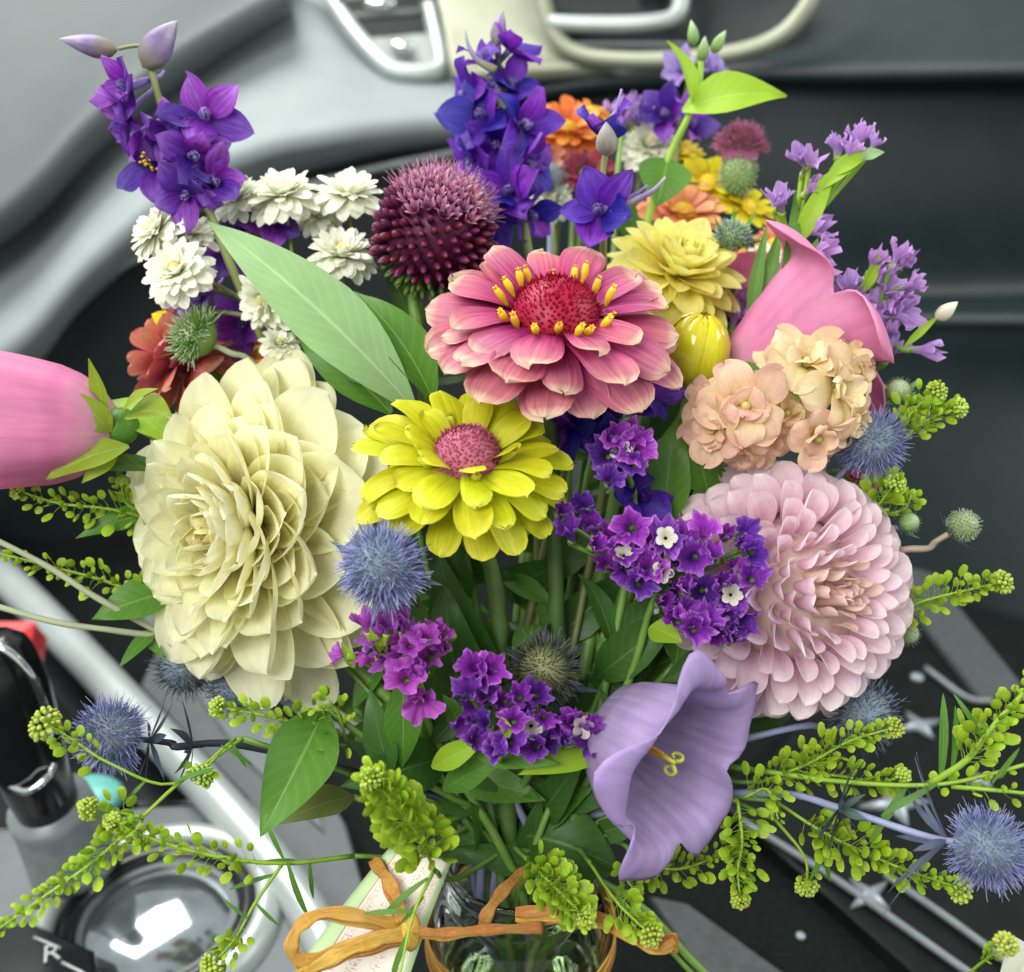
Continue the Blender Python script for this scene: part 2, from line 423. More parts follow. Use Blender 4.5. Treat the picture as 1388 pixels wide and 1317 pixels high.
# ---- zinnia: layers of flat rays round a cone
def zinnia(root, c, face, R, layers, mat, cone_r, cone_h, cone_mat, pollen_mat, npoll=14, poll=1.0, seed_=0, backs=None, conespikes=260, droop=-.35, wavy=.05, tilt0=0.0):
    B = zframe(c, face)
    for li, (n, el, L, W, z0) in enumerate(layers):
        var = [MB().add(*petal(L * R, W * R, PR_ZINNIA, rnd(-.35, .75), (lambda b: (lambda v: b * v * v + .12 * (1 - v)))(droop + rnd(-.25, .25)), 9, 6, wavy, notch=rnd(0, .05))).mesh('petal', mat) for _ in range(5)]
        off = rnd(0, 6.28)
        for k in range(n):
            a = off + 6.2832 * (k + rnd(-.16, .16)) / n
            e = math.radians(el + rnd(-7, 7))
            u = Vector((math.cos(a) * math.cos(e), math.sin(a) * math.cos(e), math.sin(e)))
            zz = Vector((-math.cos(a) * math.sin(e), -math.sin(a) * math.sin(e), math.cos(e))) + Vector((-math.sin(a), math.cos(a), 0)) * rnd(-.22, .22)
            b = Vector((math.cos(a), math.sin(a), 0)) * (cone_r * R * .55) + Vector((0, 0, z0 * R))
            s = rnd(.84, 1.08)
            put('petal', var[(k + li) % 5], root, B @ frame(b, u, zz) @ Matrix.Diagonal((s * rnd(.9, 1.1), s, s, 1)))
    core = MB().add(*ball(cone_r * R, cone_r * R, cone_h * R, 20, 12))
    for i in range(conespikes):
        th, ph, u = sph(i, conespikes, 1.85)
        p = Vector((u.x * cone_r * R, u.y * cone_r * R, u.z * cone_h * R)) * .97
        d = jit(u + Vector((0, 0, .5)), .25)
        d = jit(d, .3)
        core.add(*petal(R * .058 * rnd(.6, 1.3), R * .034, PR_LANCE, 1.6, .5, 3, 2), M=frame(p, d, -u + Vector((0, 0, .4))))
    put('cone', core.mesh('cone', cone_mat), root, B)
    # opened disc florets: small tubes with a starry mouth
    def floret():
        mb = MB(); L = .15 * R * poll * rnd(.8, 1.1); r = .021 * R * poll
        mb.add(*tube([Vector((0, 0, 0)), Vector((0, 0, L * .5)), Vector((.01 * R, 0, L))], r * .6, r, 7, 7, rf=lambda x: r * (.55 + .75 * math.sin(x * 2.4) ** 2)))
        for k in range(5):
            a = k * 1.2566
            u = Vector((math.cos(a), math.sin(a), rnd(.9, 2.2)))
            mb.add(*petal(r * 1.5, r * 1.0, PR_OVATE, .6, -.3, 3, 2), M=frame(Vector((.01 * R, 0, L)), u, Vector((0, 0, 1))))
        return mb.mesh('floret', pollen_mat)
    fm = [floret() for _ in range(5)]
    for k in range(npoll):
        a = 6.2832 * (k + rnd(-.35, .35)) / max(1, npoll)
        rr = cone_r * R * rnd(.92, 1.12)
        b = Vector((math.cos(a) * rr, math.sin(a) * rr, cone_h * R * rnd(.1, .42)))
        d = Vector((math.cos(a) * rnd(.25, .8), math.sin(a) * rnd(.25, .8), 1))
        put('floret', random.choice(fm), root, B @ zframe(b, d))
    return B

# ---- spiny globe (sea holly, globe thistle)
def globe(root, c, axis, r, ry, mats, n=520, hair=.34, core_mat=None, thmax=2.6, curl=.5, hr=.022, name='flower_head'):
    B = zframe(c, axis)
    put('core', MB().add(*ball(r * .72, r * .72, ry * .74, 18, 12)).mesh('core', core_mat or mats[0]), root, B)
    groups = [MB() for _ in mats]
    for i in range(n):
        th, ph, u = sph(i, n, thmax)
        p = Vector((u.x * r, u.y * r, u.z * ry)) * .68
        d = jit(u, .28)
        k = random.randrange(len(mats))
        groups[k].add(*spike(p, d, r * hair * rnd(.7, 1.3), r * hr, jit(Vector((0, 0, .01)), 1) * curl * rnd(0, 1), 3, 4))
    for g, m in zip(groups, mats):
        if g.v: put('bristles', g.mesh('bristles', m), root, B, kind='stuff')
    return B
def bracts(root, c, axis, L, w, mat, n=7, el=-10, spread=8, r0=.0, bend=.4):
    B = zframe(c, axis)
    for k in range(n):
        a = 6.2832 * (k + rnd(-.25, .25)) / n; e = math.radians(el + rnd(-spread, spread))
        u = Vector((math.cos(a) * math.cos(e), math.sin(a) * math.cos(e), math.sin(e)))
        me = MB().add(*petal(L * rnd(.75, 1.15), w, PR_LANCE, .9, bend + rnd(-.3, .3), 7, 2, .03)).mesh('bract', mat)
        put('bract', me, root, B @ frame(Vector((math.cos(a), math.sin(a), 0)) * r0, u, Vector((0, 0, 1))))

# ---- larkspur blossom: five ovate petals, spur, small inner petals
def larkspur(root, pos, face, s, mat, inner_mat, el=28, spur=None, stam=None, n=5, roll=None):
    B = zframe(pos, face)
    mb = MB()
    sd = (B.inverted().to_3x3() @ (spur if spur else (-face + UPV * .6))).normalized()
    mb.add(*tube([Vector((0, 0, .05 * s)), sd * s * .45, sd * s * .8 + Vector((0, 0, -.1 * s)), sd * s * 1.15 + Vector((0, 0, .04 * s))], s * .11, s * .025, 7))
    for k in range(4):
        a = k * 1.57 + .4
        mb.add(*petal(s * .42, s * .3, PR_OVATE, 1.0, .9, 5, 4, .06), M=frame(Vector((0, 0, .02 * s)), Vector((math.cos(a), math.sin(a), 1.3)), Vector((-math.cos(a), -math.sin(a), .5))))
    bl = put('blossom', mb.mesh('blossom', inner_mat), root, B)
    var = cached(('lark', mat.name, round(s, 3)), lambda: [MB().add(*petal(s * rnd(.78, 1.12), s * rnd(.6, .9), PR_OVATE, rnd(-.3, 1.3), (lambda b: (lambda v: b * (v - .3)))(rnd(-.9, .4)), 8, 6, .15)).mesh('petal', mat) for _ in range(5)])
    off = rnd(0, 6.28) if roll is None else roll
    for k in range(n):
        a = off + 6.2832 * (k + rnd(-.12, .12)) / n; e = math.radians(el + rnd(-24, 24))
        u = Vector((math.cos(a) * math.cos(e), math.sin(a) * math.cos(e), math.sin(e)))
        zz = Vector((-math.cos(a) * math.sin(e), -math.sin(a) * math.sin(e), math.cos(e))) + Vector((-math.sin(a), math.cos(a), 0)) * rnd(-.4, .4)
        put('petal', random.choice(var), bl, B @ frame(Vector((math.cos(a), math.sin(a), 0)) * s * .05, u, zz))
    if stam:
        mb = MB()
        for k in range(14):
            d = jit(Vector((0, 0, 1)), .5); L = s * rnd(.25, .42)
            mb.add(*spike(Vector((0, 0, .05 * s)), d, L, s * .016, jit(d, 1) * .2))
            mb.add(*ball(s * .045, s * .035, s * .035, 6, 4), M=Matrix.Translation(Vector((0, 0, .05 * s)) + d * L))
        put('stamens', mb.mesh('stamens', stam), bl, B, kind='stuff')
    return bl
def budpart(root, pos, axis, L, r, mat, tipcurl=.2, name='bud', twist=3):
    def md(rr, z, a, x): return rr * (1 + .08 * math.sin(3 * a + z / L * twist)), z
    pr_ = [(max(1e-5, r * math.sin(math.pi * min(1, (k / 10) ** .8)) ** .8 * (1 - .35 * (k / 10))), L * k / 10) for k in range(11)]
    return put(name, MB().add(*lathe(pr_, 14, md)).mesh(name, mat), root, zframe(pos, axis))

# ---- statice floret: ruffled papery funnel
def statice_meshes(mat, white, s, n=7):
    out = []
    for k in range(n):
        ph = rnd(0, 6.28); ph2 = rnd(0, 6.28); lob = random.choice((5, 5, 6)); sq = rnd(.7, 1); op = (1.1, .95, .8, .6, .42, 1.0, .7)[k % 7]
        prf = [(.10, 0), (.13, .25), (.16, .45), (.26, .62), (.40, .78), (.52, .9), (.60, .97)]
        def md(r, z, a, x):
            w = x ** 2
            rr = r * (1 + w * (.15 * math.sin(lob * a + ph) + .13 * math.sin(9 * a + ph2) + .08 * math.sin(2 * a + ph2)) + (op - 1) * w)
            zz = z + w * (.15 * math.sin(3 * a + ph2) + .13 * math.sin(8 * a + ph) + .06 * math.sin(13 * a))
            return rr * s, zz * s
        mb = MB().add(*lathe(prf, 30, md))
        mb.v = [Vector((p.x, p.y * sq, p.z)) for p in mb.v]
        out.append(mb.mesh('floret', mat))
    wh = []
    for k in range(2):
        mb = MB()
        for j in range(5):
            a = j * 1.2566
            mb.add(*petal(s * .36, s * .3, PR_ROUND, .8, (lambda v: .9 - 1.3 * v), 5, 4, .14), M=frame(Vector((math.cos(a) * .05 * s, math.sin(a) * .05 * s, s * .78)), Vector((math.cos(a), math.sin(a), .35)), Vector((0, 0, 1))))
        wh.append(mb.mesh('corolla', white))
    return out, wh

# ---- peppergrass sprig: flat round pods on threads round a stem, buds at the tip
def pod_mesh(s, ped, mat, curve):
    mb = MB()
    d = Vector((curve, 0, 1)).normalized()
    mb.add(*spike(Vector((0, 0, 0)), Vector((0, 0, 1)), ped, .00028, Vector((curve, 0, 0)), 3, 2))
    top = Vector((curve * ped, 0, ped * .97)); n = 9
    vs, fs, us = [], [], []
    for k in range(n):
        a = 6.2832 * k / n + .35
        rr = s * (1 if k not in (2,) else .9)
        vs.append(Vector((math.cos(a) * rr * .86, 0, math.sin(a) * rr + s * .9))); us.append((.5, .5 + .5 * math.sin(a)))
    vs = vs + [Vector(p) for p in vs]; us = us + us
    vs += [Vector((0, s * .13, s * .85)), Vector((0, -s * .13, s * .85))]; us += [(.5, .5), (.5, .5)]
    for k in range(n):
        j = (k + 1) % n; fs += [(k, j, 2 * n), (n + j, n + k, 2 * n + 1)]
    mb.add(vs, fs, us, Matrix.Translation(top))
    return mb.mesh('seed_pod', mat)
def sprig(root, pts, n, mat, tipmat, stem_mat, start=.25, s0=.0021, s1=.0013, ped0=.0055, ped1=.0025, tip=1.0, r=.0008, draw_stem=True, pod_scale=1.0, end=.97):
    """pts run from the base to the tip"""
    c = crom(pts, 60)
    if draw_stem: put('side_stem', MB().add(*tube(pts, r, r * .55, 6)).mesh('side_stem', stem_mat), root)
    key = (mat.name,)
    var = cached(('pods',) + key, lambda: [pod_mesh(.0024, .0052 * f, mat, cv) for f, cv in ((1, .3), (.8, .6), (1.2, .1), (.9, -.2))])
    n = int(n * 1.3)
    for i in range(n):
        x = start + (end - start) * (i + rnd(-.3, .3)) / n; x = min(.995, max(0, x)); q = x * 60; k = min(59, int(q)); p = c[k].lerp(c[k + 1], q - k)
        t = (c[k + 1] - c[max(0, k - 1)]).normalized()
        a = i * 2.4 + rnd(-.4, .4); o = t.orthogonal().normalized(); b = t.cross(o)
        side = o * math.cos(a) + b * math.sin(a)
        d = side + t * (.45 + .9 * x * x) + Vector((0, 0, .15))
        sc = (1 - .45 * max(0, (x - .5) / .5)) * rnd(.72, 1.25) * pod_scale
        M = zframe(p, d, jit(F(0, .3, 1), .6)) @ Matrix.Diagonal((sc * rnd(.72, 1), sc, sc * rnd(.95, 1.3) * (1.1 - .3 * x), 1))
        put('seed_pod', random.choice(var), root, M)
    if tip:
        mb = MB(); t = (c[60] - c[56]).normalized(); R = .0034 * tip
        for i in range(46):
            th, ph, u = sph(i, 46, 2.3)
            B = zframe(c[60], t)
            rr = .00085 * rnd(.55, 1.35) * (.8 + .2 * tip)
            mb.add(*ball(rr, rr, rr * 1.3, 6, 4), M=B @ zframe(Vector((u.x * R, u.y * R, u.z * R * .8 - R * .2)), u))
        put('bud_cluster', mb.mesh('bud_cluster', tipmat), root, kind='stuff')

# ---- bell (five-lobed tube)
def bell(root, base, axis, L, R, mat, flare=1.35, lobe=.3, curl=1.0, roll=0.0, name='corolla', prof_=None, seg=70, rings=34, wob=.03, neck=.3):
    v_, f_, u_ = [], [], []
    pr_ = prof_ or prof([(0, neck), (.06, neck + .3), (.16, .78), (.3, .88), (.5, .93), (.66, 1.0), (.78, 1.1), (.9, 1.25), (1, 1.42)])
    for j in range(rings + 1):
        for i in range(seg):
            a = 6.2832 * i / seg
            lb = abs(math.cos(2.5 * (a + roll))) ** .8        # 1 on a lobe's tip, 0 in the notch
            x = j / rings
            Lx = (1 - lobe) + lobe * lb
            sx = x * Lx
            r = R * pr_(sx)
            z = L * sx
            k = max(0, (sx - .74) / .26)
            r += R * (flare - 1) * k ** 1.6 * (.5 + .5 * lb)
            z -= L * .20 * curl * k ** 2.2
            r *= 1 + .045 * math.cos(5 * (a + roll)) * (1 - .5 * x) + wob * math.sin(3 * a + 5 * x) * x + wob * .6 * math.sin(11 * a + 2) * x * x
            r *= 1 + .006 * math.cos(10 * (a + roll)) + .004 * math.sin(31 * a) * x
            # keel folds in towards the notches near the rim
            r *= 1 - .10 * (1 - lb) ** 2 * max(0, sx - .45) / .55
            v_.append(Vector((r * math.cos(a), r * math.sin(a), z))); u_.append((i / seg, x))
    for j in range(rings):
        for i in range(seg):
            k = (i + 1) % seg
            f_.append((j * seg + i, j * seg + k, (j + 1) * seg + k, (j + 1) * seg + i))
    B = zframe(base, axis)
    o = put(name, MB().add(v_, f_, u_).mesh(name, mat), root, B)
    md = o.modifiers.new('thickness', 'SOLIDIFY'); md.thickness = .0007; md.offset = 0
    return B

# ---- stock blossom: loose wavy petals
def stock(root, pos, face, s, mat, heart, n=5, n2=4, inner=.62, el=18):
    B = zframe(pos, face)
    ht = put('blossom', MB().add(*ball(s * .12, s * .12, s * .17, 10, 7)).mesh('blossom', heart), root, B @ Matrix.Translation((0, 0, s * .12)))
    for (m, e0, L) in ((n, el, 1), (n2, 58, inner)):
        off = rnd(0, 6.28)
        for k in range(m):
            a = off + 6.2832 * (k + rnd(-.2, .2)) / m; e = math.radians(e0 + rnd(-14, 14))
            u = Vector((math.cos(a) * math.cos(e), math.sin(a) * math.cos(e), math.sin(e)))
            zz = Vector((-math.cos(a) * math.sin(e), -math.sin(a) * math.sin(e), math.cos(e))) + Vector((-math.sin(a), math.cos(a), 0)) * rnd(-.3, .3)
            me = MB().add(*petal(s * L * rnd(.9, 1.1), s * L * rnd(.75, 1.0), PR_ROUND, rnd(.0, .9), (lambda b: (lambda v: .3 - b * v * v))(rnd(.7, 1.7)), 10, 8, .15, notch=rnd(0, .08), waves=4)).mesh('petal', mat)
            put('petal', me, ht, B @ frame(Vector((math.cos(a), math.sin(a), 0)) * s * .06, u, zz))
    return B

# ---- little white button flower
def button(root, pos, face, s, pm, cm, rows=((16, -6, 1, .40), (14, 12, .95, .38), (18, 32, .84, .30), (15, 50, .72, .28), (11, 64, .6, .26), (7, 78, .48, .2))):
    B = zframe(pos, face)
    hd = put('flower_head', MB().add(*ball(s * .15, s * .15, s * .12, 12, 8)).mesh('flower_head', cm), root, B @ Matrix.Translation((0, 0, s * .22)))
    inner = MB()
    for ri, (n, el, L, W) in enumerate(rows):
        if ri < 2: var = cached(('btn', ri, round(s, 4), pm.name), lambda: [MB().add(*petal(s * L * rnd(.86, 1.12) * .92, s * W, PR_ROUND, rnd(.2, .9), rnd(-.8, -.2), 6, 4, .09, notch=.06)).mesh('petal', pm) for _ in range(4)])
        for k in range(n):
            a = 6.2832 * (k + rnd(-.3, .3)) / n + ri * .3; e = math.radians(el + rnd(-12, 12))
            u = Vector((math.cos(a) * math.cos(e), math.sin(a) * math.cos(e), math.sin(e)))
            zz = Vector((-math.cos(a) * math.sin(e), -math.sin(a) * math.sin(e), math.cos(e)))
            M = B @ frame(Vector((math.cos(a), math.sin(a), 0)) * s * .1, u, zz)
            if ri < 2: put('petal', random.choice(var), hd, M)
            else: inner.add(*petal(s * L * rnd(.85, 1.12) * .92, s * W, PR_ROUND, rnd(.3, 1.1), rnd(-.7, .1), 5, 3, .08), M=M)
    put('inner_petals', inner.mesh('inner_petals', pm), hd, kind='stuff')
    return B

# ================================================================== the car around the bouquet
DASH = smat('dash_pad', (.062, .076, .080), .6, .05, 30, bump=.12)
DASHL = smat('dash_lower', (.215, .25, .255), .65, .05, 30, bump=.12)
DARKP = smat('dark_plastic', (.007, .012, .013), .6, .15, 40, bump=.15, spec=.25)
DOORP = smat('door_plastic', (.010, .019, .021), .45, .12, 30, bump=.15, spec=.33)
SATIN = smat('satin_silver', (.38, .42, .42), .36, .05, 30, metal=.35)
BEIGE = smat('champagne_trim', (.25, .26, .19), .38, .05, 30, metal=.3)
CHROME = smat('chrome', (.85, .87, .88), .08, .02, 20, metal=1)
BLACKG = smat('gloss_black', (.008, .009, .010), .15, .1, 20)
GREYP = smat('console_grey', (.10, .118, .125), .5, .08, 40, bump=.1)
FLOORM = smat('floor_carpet', (.007, .009, .009), .9, .4, 300, bump=.5, spec=.1)
def rows(*rr): return [[P(*p) for p in r] for r in rr]
def thick(o, t=.006):
    m = o.modifiers.new('thickness', 'SOLIDIFY'); m.thickness = t; m.offset = -1; return o

floor = put('floor', MB().add(*box(-1.4, 1.4, -.5, 1.7, -.02, 0)).mesh('floor', FLOORM, False), kind='structure')

pad = put('dashboard', MB().add(*loft(rows(
    [(-260, -80, 1.12), (0, -80, 1.16), (200, -80, 1.2), (330, -80, 1.24), (470, -90, 1.28)],
    [(-260, 210, 1.0), (0, 120, 1.03), (150, 40, 1.08), (260, -10, 1.13), (400, -75, 1.18)],
    [(-260, 400, .93), (0, 255, .95), (118, 150, .98), (225, 65, 1.03), (370, -20, 1.08)],
    [(-260, 445, .925), (0, 295, .94), (122, 178, .975), (232, 85, 1.02), (385, -5, 1.07)],
    [(-260, 465, .96), (0, 322, .98), (128, 198, 1.01), (242, 105, 1.055), (392, 8, 1.1)],
    [(-260, 470, 1.05), (0, 330, 1.07), (132, 205, 1.1), (250, 112, 1.14), (396, 12, 1.18)]), 44, 6)).mesh('dashboard', DASH), kind='structure')
thick(pad)
low = put('lower_panel', MB().add(*loft(rows(
    [(-260, 420, 1.09), (0, 290, 1.09), (130, 170, 1.11), (260, 80, 1.14), (350, 20, 1.17), (420, 5, 1.18), (520, 80, 1.15), (640, 95, 1.14)],
    [(-260, 520, .99), (0, 392, 1.0), (130, 268, 1.01), (260, 178, 1.03), (360, 135, 1.05), (440, 128, 1.06), (530, 138, 1.07), (640, 135, 1.08)],
    [(-260, 600, .925), (0, 465, .935), (120, 345, .945), (250, 240, .965), (350, 195, .985), (440, 178, 1.005), (530, 166, 1.03), (640, 158, 1.05)],
    [(-260, 640, .935), (0, 500, .945), (113, 382, .955), (243, 275, .975), (346, 222, .995), (440, 200, 1.015), (530, 186, 1.04), (640, 176, 1.06)],
    [(-260, 665, .975), (0, 530, .985), (105, 412, .99), (236, 305, 1.01), (344, 248, 1.03), (440, 220, 1.045), (530, 200, 1.065), (640, 188, 1.085)]), 48, 6)).mesh('lower_panel', DASHL), pad)
thick(low)
gb = put('glove_box', MB().add(*loft(rows(
    [(-260, 640, 1.0), (0, 505, 1.01), (105, 390, 1.02), (236, 285, 1.03), (344, 232, 1.04), (440, 205, 1.06), (530, 188, 1.08), (650, 176, 1.10)],
    [(-260, 760, 1.03), (0, 640, 1.04), (100, 560, 1.05), (230, 450, 1.06), (345, 400, 1.07), (440, 370, 1.09), (530, 350, 1.11), (650, 340, 1.13)],
    [(-260, 860, 1.12), (0, 800, 1.12), (100, 770, 1.12), (230, 760, 1.13), (345, 760, 1.14), (440, 750, 1.15), (530, 740, 1.16), (650, 730, 1.17)]), 40, 6)).mesh('glove_box', DARKP), pad)
thick(gb)
put('seam_trim', MB().add(*tube([P(*q) for q in [(640, 201, 1.068), (520, 226, 1.05), (400, 256, 1.03), (300, 292, 1.008), (225, 330, .992), (150, 372, .985), (85, 428, .975), (40, 480, .97)]], .0035, .003, 8, 40)).mesh('seam_trim', smat('seam_grey', (.20, .23, .23), .4)), pad)
# air vent: frame, black well, slats, thumb wheel
vp = [(424, -45), (470, 30), (515, 82), (540, 97), (590, 97), (598, 82), (585, 20), (565, -45)]
vent = put('air_vent', MB().add(*loft(rows([(430, -60, 1.22), (500, -60, 1.22), (575, -60, 1.22)], [(500, 60, 1.17), (545, 60, 1.17), (600, 60, 1.17)], [(530, 100, 1.16), (560, 100, 1.16), (600, 100, 1.16)]), 8, 3)).mesh('air_vent', DARKP), pad)
put('vent_frame', MB().add(*tube([P(a, b, 1.135 - .0004 * b) for a, b in vp], .0095, .0095, 12, 50)).mesh('vent_frame', SATIN), vent)
for k, y in enumerate((-14, 8, 30)):
    a, b = P(452 + y * .6, y - 6, 1.125), P(584 + y * .15, y - 14, 1.125)
    put('slat', MB().add(*tube([a, a.lerp(b, .5), b], .0045, .0045, 8, 6)).mesh('slat', smat('slat_black%d' % k, (.06, .07, .07), .25)), vent)
put('vent_panel', MB().add(*loft(rows([(495, 52, 1.125), (540, 48, 1.125), (588, 44, 1.125)], [(525, 84, 1.115), (560, 86, 1.115), (592, 84, 1.115)]), 8, 3)).mesh('vent_panel', smat('vent_grey', (.30, .33, .33), .3)), vent)
put('thumb_wheel', MB().add(*ball(.016, .007, .010, 14, 8)).mesh('thumb_wheel', CHROME), vent, zframe(P(545, 66, 1.108), F(0, .3, 1)))
put('vent_tab', MB().add(*ball(.018, .007, .007, 14, 8)).mesh('vent_tab', CHROME), vent, zframe(P(515, 4, 1.112), F(0, .3, 1), UPV))

door = put('door', MB().add(*loft(rows(
    [(560, -80, 1.27), (800, -80, 1.22), (1000, -80, 1.14), (1200, -80, 1.06), (1560, -80, .92)],
    [(606, 60, 1.17), (800, 62, 1.12), (1000, 55, 1.05), (1200, 45, .98), (1560, 25, .85)],
    [(612, 128, 1.12), (800, 100, 1.075), (1000, 92, 1.01), (1200, 90, .945), (1560, 82, .82)],
    [(614, 150, 1.115), (800, 118, 1.07), (1000, 106, 1.01), (1200, 105, .945), (1560, 98, .82)],
    [(616, 166, 1.14), (800, 130, 1.10), (1000, 115, 1.035), (1200, 114, .975), (1560, 108, .85)],
    [(618, 270, 1.17), (800, 260, 1.13), (1000, 270, 1.07), (1200, 280, 1.01), (1560, 285, .89)],
    [(620, 392, 1.21), (800, 392, 1.17), (1000, 392, 1.105), (1200, 400, 1.04), (1560, 396, .915)],
    [(620, 424, 1.18), (800, 424, 1.13), (1000, 424, 1.065), (1200, 430, .99), (1560, 430, .865)],
    [(620, 446, 1.18), (800, 446, 1.13), (1000, 446, 1.065), (1200, 452, .992), (1560, 455, .87)],
    [(620, 520, 1.19), (800, 520, 1.14), (1000, 520, 1.08), (1200, 560, 1.01), (1560, 575, .90)],
    [(620, 760, 1.17), (800, 790, 1.14), (1000, 800, 1.08), (1200, 840, 1.02), (1560, 960, .90)]), 44, 5)).mesh('door', DOORP), kind='structure')
thick(door)
trim = put('door_trim', MB().add(*loft(rows(
    [(572, -70, 1.14), (640, -70, 1.14), (700, -70, 1.14), (735, -70, 1.14)],
    [(598, 20, 1.09), (650, 20, 1.09), (700, 20, 1.09), (742, 25, 1.09)],
    [(606, 70, 1.075), (660, 70, 1.07), (720, 70, 1.065), (772, 72, 1.06)],
    [(611, 98, 1.07), (670, 97, 1.065), (740, 94, 1.06), (830, 92, 1.05)],
    [(613, 112, 1.08), (670, 110, 1.075), (740, 106, 1.07), (830, 100, 1.06)]), 20, 5)).mesh('door_trim', BEIGE), door)
thick(trim, .004)
fr = [(722, -60), (736, 0), (752, 48), (786, 74), (850, 82), (930, 80), (1000, 71), (1052, 52), (1088, 18), (1120, -40), (1140, -80)]
hf = put('handle_frame', MB().add(*tube([P(a, b, 1.055 - (a - 720) * .00025) for a, b in fr], .0085, .0085, 12, 60)).mesh('handle_frame', BEIGE), door)
put('recess', MB().add(*loft([[P(a, y0 + (y1 - y0) * k / 4, 1.085 - (a - 720) * .00025 + .02 * math.sin(3.14 * k / 4)) for a, y0, y1 in ((728, -80, -10), (760, -80, 52), (840, -80, 78), (940, -80, 76), (1030, -80, 56), (1085, -80, 10))] for k in range(5)], 24, 3)).mesh('recess', DARKP), door)
put('door_handle', MB().add(*tube([P(745, 31, 1.045), P(800, 33, 1.035), P(870, 32, 1.025), P(915, 22, 1.02), P(925, -10, 1.02), P(930, -50, 1.03)], .008, .009, 12, 30)).mesh('door_handle', SATIN), door)
put('handle_cup', MB().add(*loft([[P(755 + 60 * j, 44 + k * 10 - (k > 2) * 2, 1.05 - j * .014 + .01 * math.sin(k)) for j in range(4)] for k in range(4)], 16, 4)).mesh('handle_cup', smat('gloss_cup', (.03, .04, .045), .12)), door)
put('lock_tab', MB().add(*box(-.014, .014, -.004, .004, -.02, .02)).mesh('lock_tab', CHROME, False), door, zframe(P(888, -8, 1.03), F(0, .2, 1)))

# centre console, lower left
def slab(name, poly, z, mat, parent=None, h=.02, kind=None):
    top = [Q(a, b, z) for a, b in poly]; n = len(top)
    v = top + [p - Vector((0, 0, h)) for p in top]
    # inset bevel
    c = sum(top, Vector()) / n
    ins = [p + (c - p).normalized() * .003 + Vector((0, 0, .002)) for p in top]
    v += ins
    f = [tuple(range(2 * n, 3 * n))] + [(i, (i + 1) % n, 2 * n + (i + 1) % n, 2 * n + i) for i in range(n)] + [(n + i, n + (i + 1) % n, (i + 1) % n, i) for i in range(n)]
    return put(name, MB().add(v, f).mesh(name, mat, False), parent, kind=kind)
con = slab('center_console', [(-160, 1150), (60, 1120), (190, 1095), (300, 1090), (380, 1150), (420, 1260), (450, 1420), (-160, 1420)], .022, GREYP, kind='structure')
slab('console_side', [(230, 850), (300, 880), (400, 1000), (470, 1120), (520, 1300), (540, 1420), (455, 1420), (420, 1240), (330, 1080), (190, 930)], .016, smat('console_side_grey', (.07, .085, .09), .5, .1), con)
slab('console_well', [(-160, 800), (40, 800), (200, 960), (330, 1085), (190, 1092), (60, 1118), (-160, 1148)], .008, BLACKG, con, .007)
slab('console_ledge', [(180, 820), (255, 845), (300, 900), (420, 1060), (440, 1130), (330, 1030)], .019, GREYP, con, .003)
put('silver_rail', MB().add(*tube([Q(a, b, z) for a, b, z in [(-120, 640, .04), (-40, 735, .04), (60, 835, .038), (160, 940, .036), (260, 1045, .034), (345, 1140, .030), (420, 1240, .026), (470, 1340, .022)]], .0165, .012, 14, 44)).mesh('silver_rail', SATIN), con)
rc = Q(212, 1236, .03)
ring = put('cup_ring', MB().add(*lathe([(.058, -.012), (.058, .000), (.0595, .004), (.063, .0055), (.069, .004), (.0735, -.001), (.0755, -.010)], 64)).mesh('cup_ring', SATIN), con, Matrix.Translation(rc))
put('gasket', MB().add(*lathe([(.046, -.010), (.0475, -.003), (.052, .0005), (.0565, -.001), (.058, -.007)], 64)).mesh('gasket', BLACKG), ring, Matrix.Translation(rc))
put('dish', MB().add(*lathe([(.0001, .004), (.012, .0035), (.026, .0015), (.038, -.003), (.047, -.009)], 64)).mesh('dish', smat('mirror_dish', (.52, .56, .60), .10, .5, 25, metal=.9, c2=(.35, .40, .42))), ring, Matrix.Translation(rc))
gate = slab('gear_panel', [(-40, 1262), (40, 1250), (128, 1290), (140, 1420), (-40, 1420)], .040, BLACKG, con, .012)
for a, b, c, d in ((46, 1270, 82, 1285), (84, 1304, 116, 1320)):
    put('gear_mark', MB().add(*tube([Q(a, b, .0426), Q((a + c) / 2, (b + d) / 2, .0426), Q(c, d, .0426)], .0009, .0009, 6, 4)).mesh('gear_mark', SATIN), con)
fc = bpy.data.curves.new('gear_letter', 'FONT'); fc.body = 'R'; fc.size = .017; fc.extrude = .0004
fo = bpy.data.objects.new('tmp', fc); COL.objects.link(fo)
lm = bpy.data.meshes.new_from_object(fo.evaluated_get(bpy.context.evaluated_depsgraph_get()))
bpy.data.objects.remove(fo); lm.materials.clear(); lm.materials.append(SATIN)
put('gear_letter', lm, con, Matrix.Translation(Q(56, 1306, .0432)) @ Matrix.Rotation(.35, 4, 'Z'))
